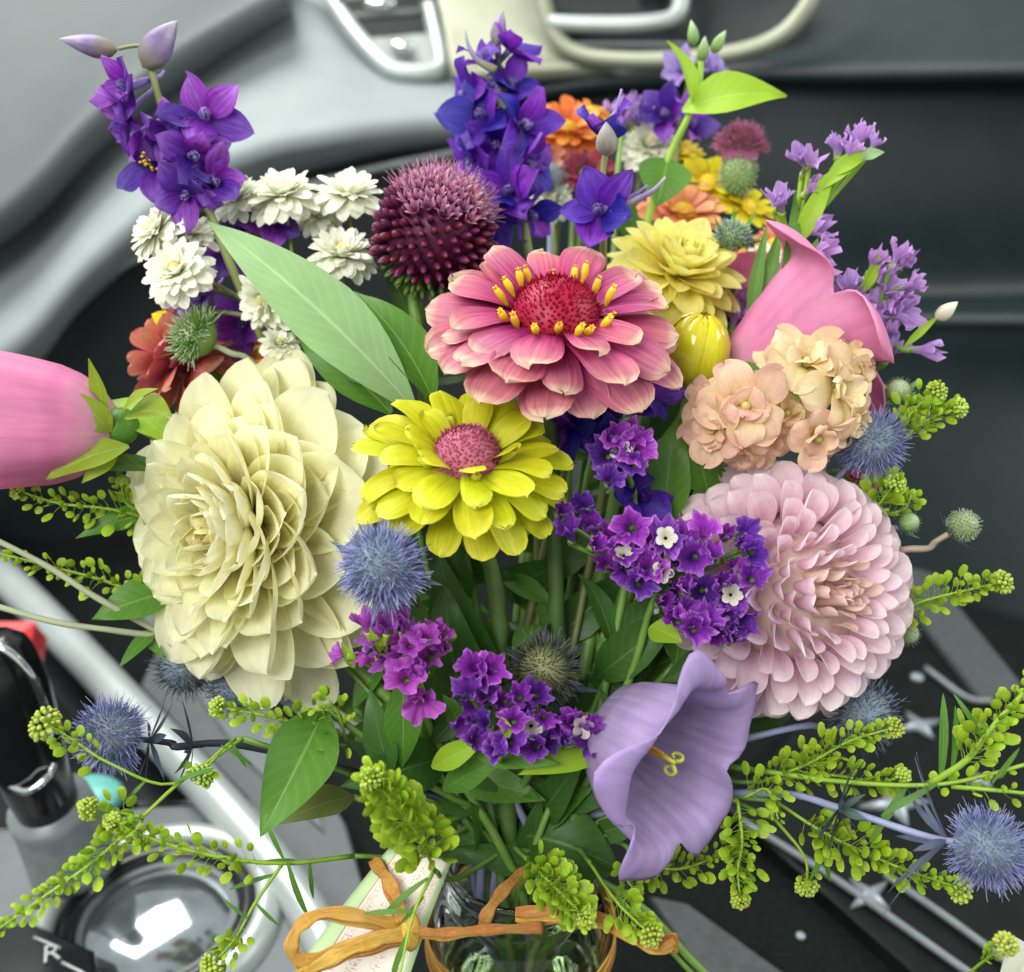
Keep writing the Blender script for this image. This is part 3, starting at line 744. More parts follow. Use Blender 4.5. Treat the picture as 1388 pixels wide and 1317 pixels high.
# gear lever
def leverr(x): return float(np.interp(x, [0, .08, .3, .55, .75, .86, .93, 1], [.012, .019, .0235, .021, .017, .0185, .022, .0245]))
lev = put('gear_lever', MB().add(*tube([P(-18, 862, .565), P(-5, 900, .57), P(20, 975, .585), P(45, 1045, .60), P(78, 1120, .625), P(100, 1165, .64)], .02, .02, 20, 40, rf=leverr)).mesh('gear_lever', BLACKG), con)
put('lever_collar', MB().add(*tube([P(66, 1090, .613), P(84, 1125, .627), P(102, 1168, .642)], .024, .027, 20, 8)).mesh('lever_collar', smat('collar_grey', (.16, .18, .19), .35)), lev)
put('lever_trim', MB().add(*tube([P(-30, 868, .545), P(10, 882, .545), P(42, 915, .55), P(60, 960, .56), P(68, 1000, .575)], .0028, .0022, 8, 24)).mesh('lever_trim', CHROME), lev)
put('lever_ring', MB().add(*tube([P(5, 1060, .583), P(35, 1072, .577), P(62, 1055, .579), P(72, 1035, .587)], .0022, .0022, 8, 20)).mesh('lever_ring', CHROME), lev)
# small things on the console
RED = smat('red_card', (.62, .015, .02), .45, .08)
rb = thing('red_box', 'small glossy red box behind the black gear lever', 'box', Q(8, 930, .012))
B = zframe(P(12, 892, .735), F(.1, .55, 1), UPV)
mb = MB().add(*box(-.03, .017, -.028, .022, -.02, .012)); put('body', mb.mesh('body', RED, False), rb, B)
v = [Vector((-.031, .023, .012)), Vector((.018, .023, .012)), Vector((-.002, -.002, .0165)), Vector((-.031, -.004, .0165)), Vector((.018, -.029, .012))]
put('flap', MB().add(v, [(0, 3, 2, 1), (1, 2, 4)]).mesh('flap', smat('red_flap', (.5, .01, .016), .4), False), rb, B)
TEAL = smat('teal_plastic', (.13, .42, .38), .35, .08)
def tm(r, z, a, x): return r * (1 + .05 * math.sin(2 * a)), z
tag(put('teal_case', MB().add(*lathe([(1e-5, .012), (.014, .011), (.024, .007), (.028, 0), (.026, -.007), (.02, -.011), (1e-5, -.012)], 32, tm)).mesh('teal_case', TEAL), None, Matrix.Translation(Q(112, 1083, .022)) @ Matrix.Diagonal((1, .8, .8, 1))), 'rounded teal plastic case beside the gear lever', 'case')

# dark footwell, lower right: mat edge strips, strap, metal cross brackets
STRAP = smat('strap_grey', (.055, .064, .066), .7, .2, 200, bump=.3)
EDGE = smat('edge_grey', (.20, .23, .24), .35, .1)
MATB = smat('mat_black', (.006, .008, .008), .5, .3, 60, bump=.2, spec=.2)
mat_ = slab('floor_mat', [(985, 1095), (1110, 950), (1230, 850), (1480, 860), (1600, 1120), (1400, 1340), (1330, 1400)], .012, MATB, None, .011, 'structure')
slab('mat_strap', [(1195, 775), (1255, 770), (1385, 930), (1330, 950)], .019, STRAP, mat_, .004)
for k, pp in enumerate(([(1005, 1112), (1080, 1158), (1160, 1210), (1330, 1330)], [(1200, 1185), (1300, 1255), (1400, 1330)], [(1255, 905), (1310, 945), (1345, 950)])):
    put('edge_strip', MB().add(*tube([Q(a, b, .018) for a, b in pp], .0024, .0024, 8, 12)).mesh('edge_strip', EDGE), mat_)
slab('floor_strip', [(880, 1215), (930, 1225), (1090, 1340), (1080, 1420), (1000, 1400)], .006, STRAP, floor, .005)
BRK = smat('bracket_metal', (.30, .34, .38), .35, .15, 60, metal=.3)
for (a, b, s, rz) in ((1246, 985, .020, .3), (1212, 1092, .026, .1), (1178, 1215, .018, .6), (1330, 1060, .012, .4)):
    mb = MB(); ring_ = []
    for k in range(8):
        an = k * .7854; r = s if k % 2 == 0 else s * .32
        ring_.append(Vector((math.cos(an) * r, math.sin(an) * r * .85, 0)))
    v = ring_ + [p + Vector((0, 0, .003)) for p in ring_] + [Vector((0, 0, .006))]
    f = [(i, (i + 1) % 8, 8 + (i + 1) % 8, 8 + i) for i in range(8)] + [(8 + i, 8 + (i + 1) % 8, 16) for i in range(8)]
    put('cross_bracket', mb.add(v, f).mesh('cross_bracket', BRK), mat_, Matrix.Translation(Q(a, b, .0145)) @ Matrix.Rotation(rz, 4, 'Z'))
for (a, b, s) in ((1243, 918, .0055), (1175, 1005, .004), (1085, 1268, .003)):
    put('rivet', MB().add(*ball(s, s, s * .6, 12, 8)).mesh('rivet', BRK), mat_, Matrix.Translation(Q(a, b, .016)))

# ================================================================== the jar, water, ribbon and tag
GLASS = glassmat('jar_glass', (.98, 1, .99)); WATER = glassmat('jar_water', (.95, 1.0, .88), 1.33)
zt = MOUTH.z
o_ = [(.0001, .004), (.030, .003), (.038, .001), (.0425, .006), (.0435, .014), (.0435, zt - .052), (.0425, zt - .042), (.038, zt - .031), (.0355, zt - .026), (.0350, zt - .020), (.0366, zt - .0175), (.0366, zt - .0155), (.0350, zt - .0135), (.0350, zt - .009), (.0364, zt - .007), (.0364, zt - .005), (.0352, zt - .003), (.0350, zt - .001), (.0342, zt)]
i_ = [(.0332, zt - .0008), (.0326, zt - .004), (.0324, zt - .024), (.035, zt - .031), (.0392, zt - .043), (.0402, zt - .054), (.0402, .016), (.038, .010), (.0001, .008)]
jar = thing('glass_jar', 'clear glass jar of water holding the bouquet, tied with orange raffia', 'jar', Vector((JX, JY, 0)))
JM = Matrix.Translation((JX, JY, 0))
put('glass', MB().add(*lathe(o_ + i_, 64)).mesh('glass', GLASS), jar, JM)
wl = zt - .060
put('water', MB().add(*lathe([(.0001, .0088), (.0372, .0108), (.0394, .0168), (.0394, wl - .001), (.0388, wl), (.0001, wl)], 48)).mesh('water', WATER), jar, JM)

RAF = pmat('raffia', [(0, (.66, .32, .06)), (.5, (.76, .42, .11)), (1, (.66, .31, .06))], .55, .25, .1, .35, 22, 5, .3, .9)
def strip(pts, w, face, n=40, twist=0.0, wv=.12):
    c = crom(pts, n); v, f, u = [], [], []
    for k, p in enumerate(c):
        t = (c[min(n, k + 1)] - c[max(0, k - 1)]).normalized()
        fd = face(p) if callable(face) else face
        s = t.cross(fd); s = s.normalized() if s.length > 1e-6 else t.orthogonal()
        ww = w * (1 + wv * math.sin(k * .7))
        nn = s.cross(t)
        for j in range(5):
            q = j / 4 * 2 - 1
            v.append(p + s * (ww / 2 * q) + nn * (.10 * w * (q * q) + .02 * w * math.sin(k * .5 + j * 2))); u.append((j / 4, k / n * 3 % 1))
    for k in range(n):
        for j in range(4): f.append((k * 5 + j, k * 5 + j + 1, k * 5 + j + 6, k * 5 + j + 5))
    return v, f, u
raf = thing('raffia_ribbon', 'orange raffia ribbon tied round the jar with a loop on its left', 'ribbon', Vector((JX, JY - .0445, zt - .058)))
def out_(p): return (Vector((p.x - JX, p.y - JY, 0))).normalized()
def addstrip(name, pts, w, face, n=40, wv=.12):
    o = put(name, MB().add(*strip(pts, w, face, n, wv=wv)).mesh(name, RAF), raf)
    md = o.modifiers.new('thickness', 'SOLIDIFY'); md.thickness = .0007; md.offset = 0
    return o
for k, (dz, rr, w) in enumerate(((-.0475, .0450, .0040), (-.0505, .0456, .0036), (-.0535, .0452, .0042), (-.0565, .0458, .0032), (-.0450, .0454, .0026))):
    addstrip('wrap', [Vector((JX + rr * math.cos(a), JY + rr * math.sin(a), zt + dz + .0026 * math.sin(2 * a + k * 1.3) + .0012 * math.sin(5 * a + k))) for a in [k + 6.2832 * j / 24 for j in range(25)]], w, out_, 72)
lp = lambda *L: [P(*q) for q in L]
kn = P(556, 1262, .402)
face = F(.1, .35, 1)
def strands(name, pts, w, n, fc, seg=40, spread=4):
    for k in range(n):
        o = (k - (n - 1) / 2) * spread
        q = [(a + rnd(-2, 2), b + o * (.5 + .5 * math.sin(i * 1.3 + k)) + rnd(-1.5, 1.5), d + .0012 * k) for i, (a, b, d) in enumerate(pts)]
        addstrip(name, lp(*q), w * rnd(.8, 1.2), fc, seg, .2)
strands('loop', [(560, 1262, .405), (500, 1248, .398), (440, 1240, .392), (408, 1256, .388), (396, 1285, .386), (410, 1304, .388), (445, 1296, .39), (500, 1275, .394), (555, 1266, .40)], .0044, 2, lambda p: F(.15, .5, .8), 60, 6)
strands('loop', [(560, 1264, .402), (510, 1282, .394), (450, 1302, .388), (400, 1330, .384), (350, 1365, .38)], .0042, 3, face, 40, 7)
strands('tail', [(556, 1262, .401), (600, 1266, .400), (660, 1262, .402), (735, 1258, .407)], .0034, 2, face, 30, 6)
strands('tail', [(700, 1240, .41), (760, 1242, .408), (820, 1252, .408), (870, 1272, .406), (918, 1276, .404)], .0045, 3, face, 30, 8)
strands('tail', [(830, 1256, .407), (868, 1278, .402), (895, 1288, .399), (915, 1276, .397)], .0034, 2, face, 24, 5)
strands('tail', [(655, 1252, .425), (670, 1222, .43), (695, 1196, .438), (720, 1180, .445)], .0050, 2, face, 24, 6)
strands('tail', [(545, 1250, .402), (535, 1215, .41), (520, 1185, .42), (506, 1165, .43)], .0046, 2, face, 24, 6)
put('knot', MB().add(*ball(.0045, .0075, .004, 12, 8)).mesh('knot', RAF), raf, zframe(kn, face, UPV))

# paper tag
def tagmat():
    m, nt, b, out, N, L = _new('tag_paper')
    uv = N.new('ShaderNodeUVMap'); sep = N.new('ShaderNodeSeparateXYZ'); L.new(uv.outputs[0], sep.inputs[0])
    def M(op, a, bb=None, c=None):
        n = N.new('ShaderNodeMath'); n.operation = op
        for k, x in enumerate((a, bb, c)):
            if x is None: continue
            if isinstance(x, (int, float)): n.inputs[k].default_value = x
            else: L.new(x, n.inputs[k])
        return n.outputs[0]
    U, V = sep.outputs[0], sep.outputs[1]
    # panel of paler paper in the middle, printed rows of curly letters
    panel = M('MULTIPLY', M('GREATER_THAN', U, .2), M('LESS_THAN', U, .93))
    row = M('FRACT', M('MULTIPLY', U, 5.2))
    inrow = M('MULTIPLY', M('GREATER_THAN', row, .25), M('LESS_THAN', row, .8))
    nz = N.new('ShaderNodeTexNoise'); nz.inputs['Scale'].default_value = 1; nz.inputs['Detail'].default_value = 1
    vm = N.new('ShaderNodeVectorMath'); vm.operation = 'MULTIPLY'; vm.inputs[1].default_value = (16, 46, 1); L.new(uv.outputs[0], vm.inputs[0]); L.new(vm.outputs[0], nz.inputs['Vector'])
    loops = M('ABSOLUTE', M('SUBTRACT', nz.outputs[0], .5))
    _u = M('ABSOLUTE', M('SUBTRACT', M('ADD', M('MULTIPLY', M('SINE', M('MULTIPLY', V, 95)), .22), M('MULTIPLY', M('SINE', M('MULTIPLY', V, 41)), .1)), M('SUBTRACT', row, .52)))
    ink = M('MULTIPLY', M('MULTIPLY', M('LESS_THAN', loops, .035), inrow), panel)
    ink = M('MULTIPLY', ink, M('MULTIPLY', M('GREATER_THAN', V, .08), M('LESS_THAN', V, .9)))
    rule = M('MULTIPLY', M('LESS_THAN', M('ABSOLUTE', M('SUBTRACT', U, .2)), .006), 1)
    mx = N.new('ShaderNodeMix'); mx.data_type = 'RGBA'; mx.inputs[6].default_value = (.50, .66, .36, 1); mx.inputs[7].default_value = (.74, .68, .58, 1); L.new(panel, mx.inputs[0])
    m2 = N.new('ShaderNodeMix'); m2.data_type = 'RGBA'; L.new(mx.outputs[2], m2.inputs[6]); m2.inputs[7].default_value = (.42, .16, .11, 1); L.new(M('MAXIMUM', M('MULTIPLY', ink, .6), rule), m2.inputs[0])
    L.new(m2.outputs[2], b.inputs['Base Color']); b.inputs['Roughness'].default_value = .5
    return m
tg = thing('paper_tag', 'pale green and cream printed paper tag hanging at the jar neck', 'tag', P(480, 1330, .42))
ta, tb, tc_, td = P(528, 1150, .432), P(612, 1168, .424), P(540, 1370, .405), P(395, 1325, .418)
def patch(a, b, c, d, nu=12, nv=14, bow=.004):
    v, f, u = [], [], []; n = (b - a).cross(d - a).normalized()
    for j in range(nv + 1):
        for i in range(nu + 1):
            x, y = i / nu, j / nv
            p = (a.lerp(b, x)).lerp(d.lerp(c, x), y) - n * bow * (math.sin(math.pi * x) + .6 * math.sin(math.pi * y))
            v.append(p); u.append((x, y))
    for j in range(nv):
        for i in range(nu): q = j * (nu + 1) + i; f.append((q, q + 1, q + nu + 2, q + nu + 1))
    return v, f, u
tp = put('card', MB().add(*patch(ta, tb, tc_, td)).mesh('card', tagmat()), tg)
thick(tp, .0006)

# ================================================================== flower colours
CREAM = pmat('cream_petal', [(0, (.84, .68, .20)), (.3, (.90, .85, .47)), (.65, (.92, .90, .61)), (1, (.92, .91, .69))], .5, .45, .03, .04)
CREAM0 = pmat('cream_heart', [(0, (.70, .48, .08)), (.5, (.84, .70, .22)), (1, (.88, .82, .42))], .5, .36, .06, .08)
BLUSH = pmat('blush_petal', [(0, (.72, .46, .54)), (.4, (.80, .56, .67)), (.8, (.87, .70, .78)), (1, (.89, .76, .82))], .5, .38, .05, .05, rim=(.90, .80, .80))
BLUSH0 = pmat('blush_heart', [(0, (.60, .44, .26)), (.5, (.74, .54, .46)), (1, (.80, .60, .56))], .5, .3, .08, .08)
ZPINK = pmat('zinnia_pink', [(0, (.24, .008, .045)), (.34, (.36, .018, .12)), (.64, (.46, .08, .19)), (.9, (.52, .18, .21)), (1, (.60, .32, .24))], .5, .2, .09, .26, 13, 1.2, .3, .6, rim=(.72, .50, .38))
ZCRIM = pmat('zinnia_crimson', [(0, (.12, .002, .012)), (1, (.42, .008, .06))], .45, .1, .1, .2)
POLLEN = pmat('pollen_yellow', [(0, (.62, .30, .02)), (1, (.80, .55, .03))], .5, .15, .1)
ZLIME = pmat('zinnia_lime', [(0, (.40, .40, .02)), (.3, (.48, .50, .010)), (1, (.58, .59, .014))], .5, .25, .08, .14, 13, 1.2, rim=(.70, .71, .07))
ZROSE = pmat('zinnia_rose_cone', [(0, (.30, .05, .06)), (1, (.60, .16, .22))], .55, .1, .1, .2)
LPOLL = pmat('lime_floret', [(0, (.45, .42, .02)), (1, (.66, .66, .04))], .5, .15, .1)
SALMON = pmat('zinnia_salmon', [(0, (.42, .035, .05)), (.5, (.64, .15, .15)), (1, (.66, .29, .20))], .5, .2, .1, .15)
ORANGE = pmat('orange_petal', [(0, (.70, .14, .02)), (1, (.86, .32, .06))], .5, .25, .1)
CORAL = pmat('coral_petal', [(0, (.66, .16, .07)), (1, (.82, .36, .20))], .5, .25, .1)
MAROON = pmat('maroon_petal', [(0, (.10, .004, .018)), (1, (.26, .012, .045))], .5, .2, .1)
YELLOW = pmat('yellow_petal', [(0, (.72, .52, .01)), (1, (.82, .74, .02))], .45, .3, .08)
LEMON = pmat('lemon_petal', [(0, (.84, .70, .08)), (.5, (.90, .84, .22)), (1, (.90, .87, .34))], .5, .38, .05, .06)
WHITE = pmat('white_petal', [(0, (.62, .66, .40)), (.3, (.84, .86, .70)), (1, (.90, .91, .80))], .5, .32, .03, .04)
BUTTON = pmat('button_yellow', [(0, (.60, .50, .08)), (1, (.76, .66, .18))], .6, .1)
LARK = pmat('larkspur_indigo', [(0, (.07, .012, .28)), (.5, (.11, .022, .42)), (1, (.18, .07, .52))], .5, .35, .2, .32, 14, 1.5, .3, .7, mottle=.25)
LARKV = pmat('larkspur_violet', [(0, (.09, .010, .25)), (.5, (.16, .026, .38)), (1, (.28, .12, .54))], .5, .35, .2, .32, 14, 1.5, .3, .7, mottle=.25)
LARKP = pmat('larkspur_pale', [(0, (.20, .14, .42)), (1, (.40, .32, .66))], .45, .3, .1)
LBUD = pmat('larkspur_bud', [(0, (.26, .26, .10)), (.5, (.22, .16, .34)), (1, (.40, .38, .46))], .5, .15, .1, .3, 8, 3)
GBUD = pmat('grey_bud', [(0, (.24, .22, .16)), (.6, (.30, .27, .26)), (1, (.34, .30, .36))], .6, .1, .1, .45, 7, 1)
ALL_P = pmat('allium_purple', [(0, (.05, .010, .02)), (.6, (.11, .010, .045)), (1, (.26, .05, .13))], .42, .1, .12, .1, 6, 2)
ALL_O = pmat('allium_open', [(0, (.16, .015, .07)), (.5, (.38, .08, .22)), (1, (.72, .44, .60))], .5, .2, .15, .15)
ALL_G = pmat('allium_green', [(0, (.05, .10, .015)), (1, (.12, .19, .04))], .45, .1, .15)
TH_B = pmat('thistle_blue', [(0, (.14, .19, .24)), (.45, (.24, .29, .60)), (1, (.54, .58, .86))], .5, .15, .1, .15)
TH_B2 = pmat('thistle_blue_deep', [(0, (.10, .14, .18)), (1, (.24, .26, .62))], .5, .15, .1, .15)
TH_C = smat('thistle_core', (.13, .17, .22), .7, .4, 300)
TH_D = pmat('thistle_dark', [(0, (.035, .05, .035)), (.6, (.06, .075, .09)), (1, (.16, .18, .26))], .55, .1, .1)
TH_Y = pmat('thistle_straw', [(0, (.10, .11, .03)), (1, (.26, .26, .12))], .55, .1, .1)
TH_G = pmat('thistle_grey', [(0, (.12, .17, .16)), (1, (.36, .42, .50))], .55, .15, .1)
HOLLY = leafmat('sea_holly_bract', (.16, .19, .30), (.34, .38, .50), .45)
HOLLYD = leafmat('sea_holly_dark', (.05, .07, .10), (.13, .16, .22), .45)
SCAB = pmat('scabious_green', [(0, (.16, .30, .06)), (.6, (.30, .44, .18)), (1, (.58, .68, .48))], .55, .2, .1)
STAT = pmat('statice_purple', [(0, (.26, .16, .30)), (.35, (.20, .03, .40)), (.75, (.30, .055, .54)), (1, (.50, .20, .72))], .55, .38, .22, .4, 60, 1.5, .25, .6, mottle=.3)
STATL = pmat('statice_lavender', [(0, (.34, .38, .20)), (.4, (.36, .20, .52)), (1, (.56, .34, .74))], .5, .35, .1, .22, 60, 1.5)
STATM = pmat('statice_magenta', [(0, (.30, .14, .30)), (.4, (.36, .04, .42)), (1, (.50, .14, .62))], .5, .35, .12, .3, 60, 1.5)
SWHITE = pmat('statice_white', [(0, (.60, .56, .40)), (1, (.80, .78, .70))], .55, .3, .05)
POD = pmat('pod_green', [(0, (.20, .36, .014)), (1, (.44, .62, .04))], .45, .3, .05, .10, 3, 3, .3, rim=(.56, .68, .12))
PODD = pmat('pod_deep', [(0, (.08, .19, .014)), (1, (.17, .32, .022))], .45, .25, .22, .15, 3, 3, .4)
BUDS = pmat('bud_lime', [(0, (.34, .50, .04)), (1, (.54, .66, .14))], .5, .2, .1)
LILAC = pmat('bell_lilac', [(0, (.30, .26, .42)), (.3, (.44, .34, .56)), (.7, (.52, .40, .68)), (1, (.54, .40, .72))], .5, .42, .0, .16, 55, 2, .25, .5)
BPINK = pmat('bell_pink', [(0, (.66, .40, .46)), (.3, (.68, .22, .42)), (1, (.80, .34, .56))], .5, .40, .0, .06, 55, 2, .25, .4, mottle=.12)
PEACH = pmat('stock_peach', [(0, (.66, .54, .18)), (.3, (.82, .62, .36)), (.75, (.85, .58, .42)), (1, (.84, .54, .44))], .5, .36, .1, .08)
PEACHP = pmat('stock_peach_pale', [(0, (.62, .54, .18)), (.4, (.86, .73, .42)), (1, (.88, .71, .48))], .5, .36, .08, .08)
HEART = smat('stock_heart', (.62, .55, .18), .5)
GLOSSY = pmat('glossy_bud', [(0, (.40, .38, .02)), (.5, (.62, .56, .02)), (1, (.60, .50, .02))], .13, .1, .08, .12, 10, 1, .6, .1)
SEPAL = leafmat('bell_sepal', (.22, .30, .02), (.34, .42, .08), .5, .3)

# ================================================================== 1 cream dahlia
fc_ = F(-.48, -.02, .87); c = P(344, 716, .462)
t = stem(stem_pts(c, -fc_), 'cream_dahlia', 'large cream white dahlia with a buttery heart, biggest bloom on the left', 'dahlia', .0042, GREEN)
dahlia(t, c, fc_, .086, 180, CREAM, math.radians(104), .74,
       lambda x: .27 + .64 * x, lambda x: .13 + .42 * min(1, x * 1.2), lambda x: 2.4 - .7 * x, lambda x: 2.2 - .9 * x,
       lambda x: (lambda v: .55 * (1 - x) * v + .22 * x - 1.0 * x * v + .75 * v ** 3 * (.4 + .6 * x)), lambda x: .07 + .03 * (1 - x), PR_SPOON, 14, mat0=CREAM0, t0=.16, jitter=.10, nv=12, nu=10, wave=.025, sqx=.83, vary_=.8)
for p0, p1, w in (((232, 690), (100, 728), 36), ((240, 800), (122, 838), 62), ((215, 850), (160, 905), 22), ((205, 868), (222, 892), 16)):
    leaf(t, P(*p0, .47), P(*p1, .455), px(w, .46), F(.1, .5, 1), L_MID, .35)

# ================================================================== 2 blush ball dahlia
fc_ = F(.36, .06, .93); c = P(1060, 800, .462)
t = stem(stem_pts(c, -fc_ + UPV * -.3), 'blush_ball_dahlia', 'round pale pink ball dahlia with tightly rolled petals on the right', 'dahlia', .0040, GREEN)
dahlia(t, c, fc_, .0590, 298, BLUSH, math.radians(140), .68,
       lambda x: .28 + .12 * min(1, 2 * x), lambda x: .10 + .25 * min(1, x * 2.4), lambda x: 2.6 - .8 * x, lambda x: 2.2 - .8 * x,
       lambda x: (lambda v: .30 * (1 - x) + .05 - .45 * v * v), lambda x: .60, PR_BALL, 12, mat0=BLUSH0, t0=.06, jitter=.06, nv=9, nu=8, squash=.97, tilt=lambda x: -.28 + .60 * x ** .8)

# ================================================================== 3 pink zinnia
fc_ = F(.03, .73, .68); c = P(752, 440, .432)
t = stem(stem_pts(c, -fc_), 'pink_zinnia', 'dusty pink zinnia with crimson cone and yellow florets, topmost large bloom', 'zinnia', .0034, DKGREEN)
zinnia(t, c, fc_, .0525, [(15, -2, .86, .42, -.04), (14, 7, .82, .40, .02), (11, 17, .66, .34, .07)], ZPINK, .37, .38, ZCRIM, POLLEN, 17, 1.2, droop=-.35, conespikes=650, wavy=.09)
# ================================================================== 4 lime zinnia
fc_ = F(.06, .79, .61); c = P(632, 632, .418)
t = stem(stem_pts(c, -fc_, [P(672, 800, .46)]), 'lime_zinnia', 'lime yellow zinnia with a dusty rose centre below the pink zinnia', 'zinnia', .0036, DKGREEN)
zinnia(t, c, fc_, .0465, [(15, -14, .82, .36, -.08), (15, 4, .82, .36, 0), (13, 22, .72, .32, .05), (7, 42, .5, .26, .08)], ZLIME, .32, .36, ZROSE, LPOLL, 6, 1.5, droop=-.45, conespikes=600, wavy=.09)
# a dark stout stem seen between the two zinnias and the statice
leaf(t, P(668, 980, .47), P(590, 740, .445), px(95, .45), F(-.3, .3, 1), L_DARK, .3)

# ================================================================== 5 drumstick allium
ax = F(.30, .86, .42); c = P(588, 322, .478)
t = stem(stem_pts(c, -ax), 'drumstick_allium', 'maroon drumstick allium head tipped with pink threads above the pale leaf', 'allium', .0028, GREEN)
B = zframe(c, ax); R = .0262
put('core', MB().add(*ball(R * .80, R * .80, R * .95, 20, 14)).mesh('core', ALL_P), t, B)
def bud_me(mat, L, r):
    pr_ = [(max(1e-5, r * f), L * z) for f, z in ((.35, 0), (.6, .15), (.95, .4), (1, .6), (.7, .82), (.25, .96), (0, 1))]
    return MB().add(*lathe(pr_, 7, lambda a, b, an, x: (a * (1 + .12 * math.cos(3 * an)), b))).mesh('bud', mat)
def open_me():
    mb = MB(); L = R * .34; r = R * .085
    for k in range(6):
        a = k * 1.047
        mb.add(*petal(L, r * 1.5, PR_OVATE, .8, -.25, 4, 2), M=frame(Vector((0, 0, 0)), Vector((math.cos(a) * .3, math.sin(a) * .3, 1)), Vector((-math.cos(a), -math.sin(a), .3))))
        mb.add(*spike(Vector((0, 0, L * .4)), jit(Vector((math.cos(a) * .3, math.sin(a) * .3, 1)), .2), L * rnd(.6, 1.0), R * .012, jit(Vector((0, 0, 1)), .9) * .2))
    return mb.mesh('open_floret', ALL_O)
bm = [bud_me(ALL_P, R * .34, R * .072), bud_me(ALL_P, R * .30, R * .065)]; gm = [bud_me(ALL_G, R * .26, R * .058)]; om = [open_me() for _ in range(4)]
for i in range(295):
    th, ph, u = sph(i, 295, 2.85)
    p = Vector((u.x * R, u.y * R, u.z * R * 1.18)) * .80
    lim = u.z + rnd(-.12, .12)
    k = om if lim > .5 else (bm if lim > -.58 else gm)
    s = rnd(.9, 1.12) * (1 if u.z > -.5 else .85)
    put('open_floret' if k is om else 'bud', random.choice(k), t, B @ zframe(p, jit(u + Vector((0, 0, .12)), .12)) @ Matrix.Diagonal((s, s, s, 1)))

# ================================================================== 6-9 larkspurs
t = stem(lp((203, 82, .475), (216, 135, .475), (246, 215, .475), (286, 292, .475), (330, 400, .48), (430, 620, .50)) + list(jar_route()), 'larkspur', 'tall violet larkspur spike at the upper left against the dashboard', 'larkspur', .0016, OLIVE, 'larkspur spikes', r1=.0026)
for a, b, f, s, el, st in ((178, 118, F(-.5, -.15, .9), .0185, 35, None), (278, 160, F(.35, .15, .9), .0195, 22, None), (212, 226, F(-.15, -.05, 1), .0195, 15, POLLEN), (288, 246, F(.5, -.3, .7), .0175, 40, None),
                           (196, 180, F(-.6, -.4, .6), .0165, 30, None), (236, 178, F(.1, -.3, .9), .015, 40, None), (258, 212, F(.6, -.2, .7), .0165, 35, None), (178, 150, F(-.7, -.5, .5), .014, 45, None), (252, 262, F(.2, -.5, .8), .015, 30, None), (312, 342, F(.2, 0, 1), .018, 25, None), (276, 402, F(-.4, -.3, .8), .016, 35, None), (372, 300, F(.4, .1, .8), .016, 30, None), (330, 296, F(0, .2, 1), .014, 30, None), (330, 440, F(0, -.2, 1), .017, 30, None)):
    larkspur(t, P(a, b, (.47 if b < 280 else .505) + rnd(-.006, .008)), jit(f, .12), s * 1.08, LARKV, LARKP if st is None else LARKV, el, stam=st)
budpart(t, P(160, 68, .472), F(-1, .16, .1), px(78, .472), px(17, .472), LBUD)
budpart(t, P(193, 92, .472), F(.62, .75, .1), px(80, .472), px(24, .472), LBUD)
put('bud_stalk', MB().add(*tube(lp((160, 66, .472), (185, 62, .474), (212, 66, .476), (204, 95, .475)), .0008, .001, 6)).mesh('bud_stalk', OLIVE), t)

t = stem(lp((674, 50, .525), (678, 120, .525), (690, 220, .525), (715, 330, .52), (730, 500, .52)) + list(jar_route()), 'larkspur', 'dense indigo larkspur spike standing behind the drumstick allium', 'larkspur', .0016, OLIVE, 'larkspur spikes', r1=.0026)
for a, b, f, s in ((690, 70, F(.3, .7, .5), .015), (662, 82, F(-.4, .5, .6), .014), (640, 128, F(-.8, 0, .5), .017), (690, 118, F(.3, .1, .9), .018), (655, 160, F(-.2, 0, 1), .020), (705, 170, F(.6, 0, .7), .019), (675, 200, F(-.1, -.1, 1), .020), (645, 215, F(-.7, -.2, .6), .018), (710, 225, F(.5, -.2, .8), .019), (690, 262, F(-.1, -.1, 1), .020), (715, 288, F(.5, -.4, .7), .017), (672, 292, F(-.4, -.3, .8), .017)):
    larkspur(t, P(a, b, .518 + rnd(-.008, .012)), jit(f, .15), s * 1.12, LARK, LARKP, 32)
budpart(t, P(672, 62, .522), F(.2, 1, .1), px(48, .52), px(12, .52), LBUD)
put('spur', MB().add(*tube(lp((672, 95, .51), (648, 82, .51), (635, 62, .512), (630, 40, .515)), .0022, .0004, 7)).mesh('spur', LBUD), t)

t = stem(lp((822, 196, .462), (816, 250, .463), (818, 320, .47), (800, 480, .50)) + list(jar_route()), 'larkspur', 'slender larkspur with a grey bud and long spur behind the pink zinnia', 'larkspur', .0013, OLIVE, 'larkspur spikes', r1=.0024)
larkspur(t, P(820, 188, .468), F(0, .75, .45), .019, LARK, LARKP, 48, spur=F(.35, 1, .2), roll=.5)
budpart(t, P(822, 212, .452), F(-.02, 1, .15), px(46, .45), px(18, .45), GBUD)
larkspur(t, P(812, 288, .458), F(-.2, .1, .95), .021, LARK, LARKP, 18, spur=F(.95, .5, .1), roll=.9)
put('spur', MB().add(*tube(lp((830, 290, .455), (860, 272, .452), (885, 258, .45), (902, 240, .45)), .0022, .0005, 7)).mesh('spur', LBUD), t)

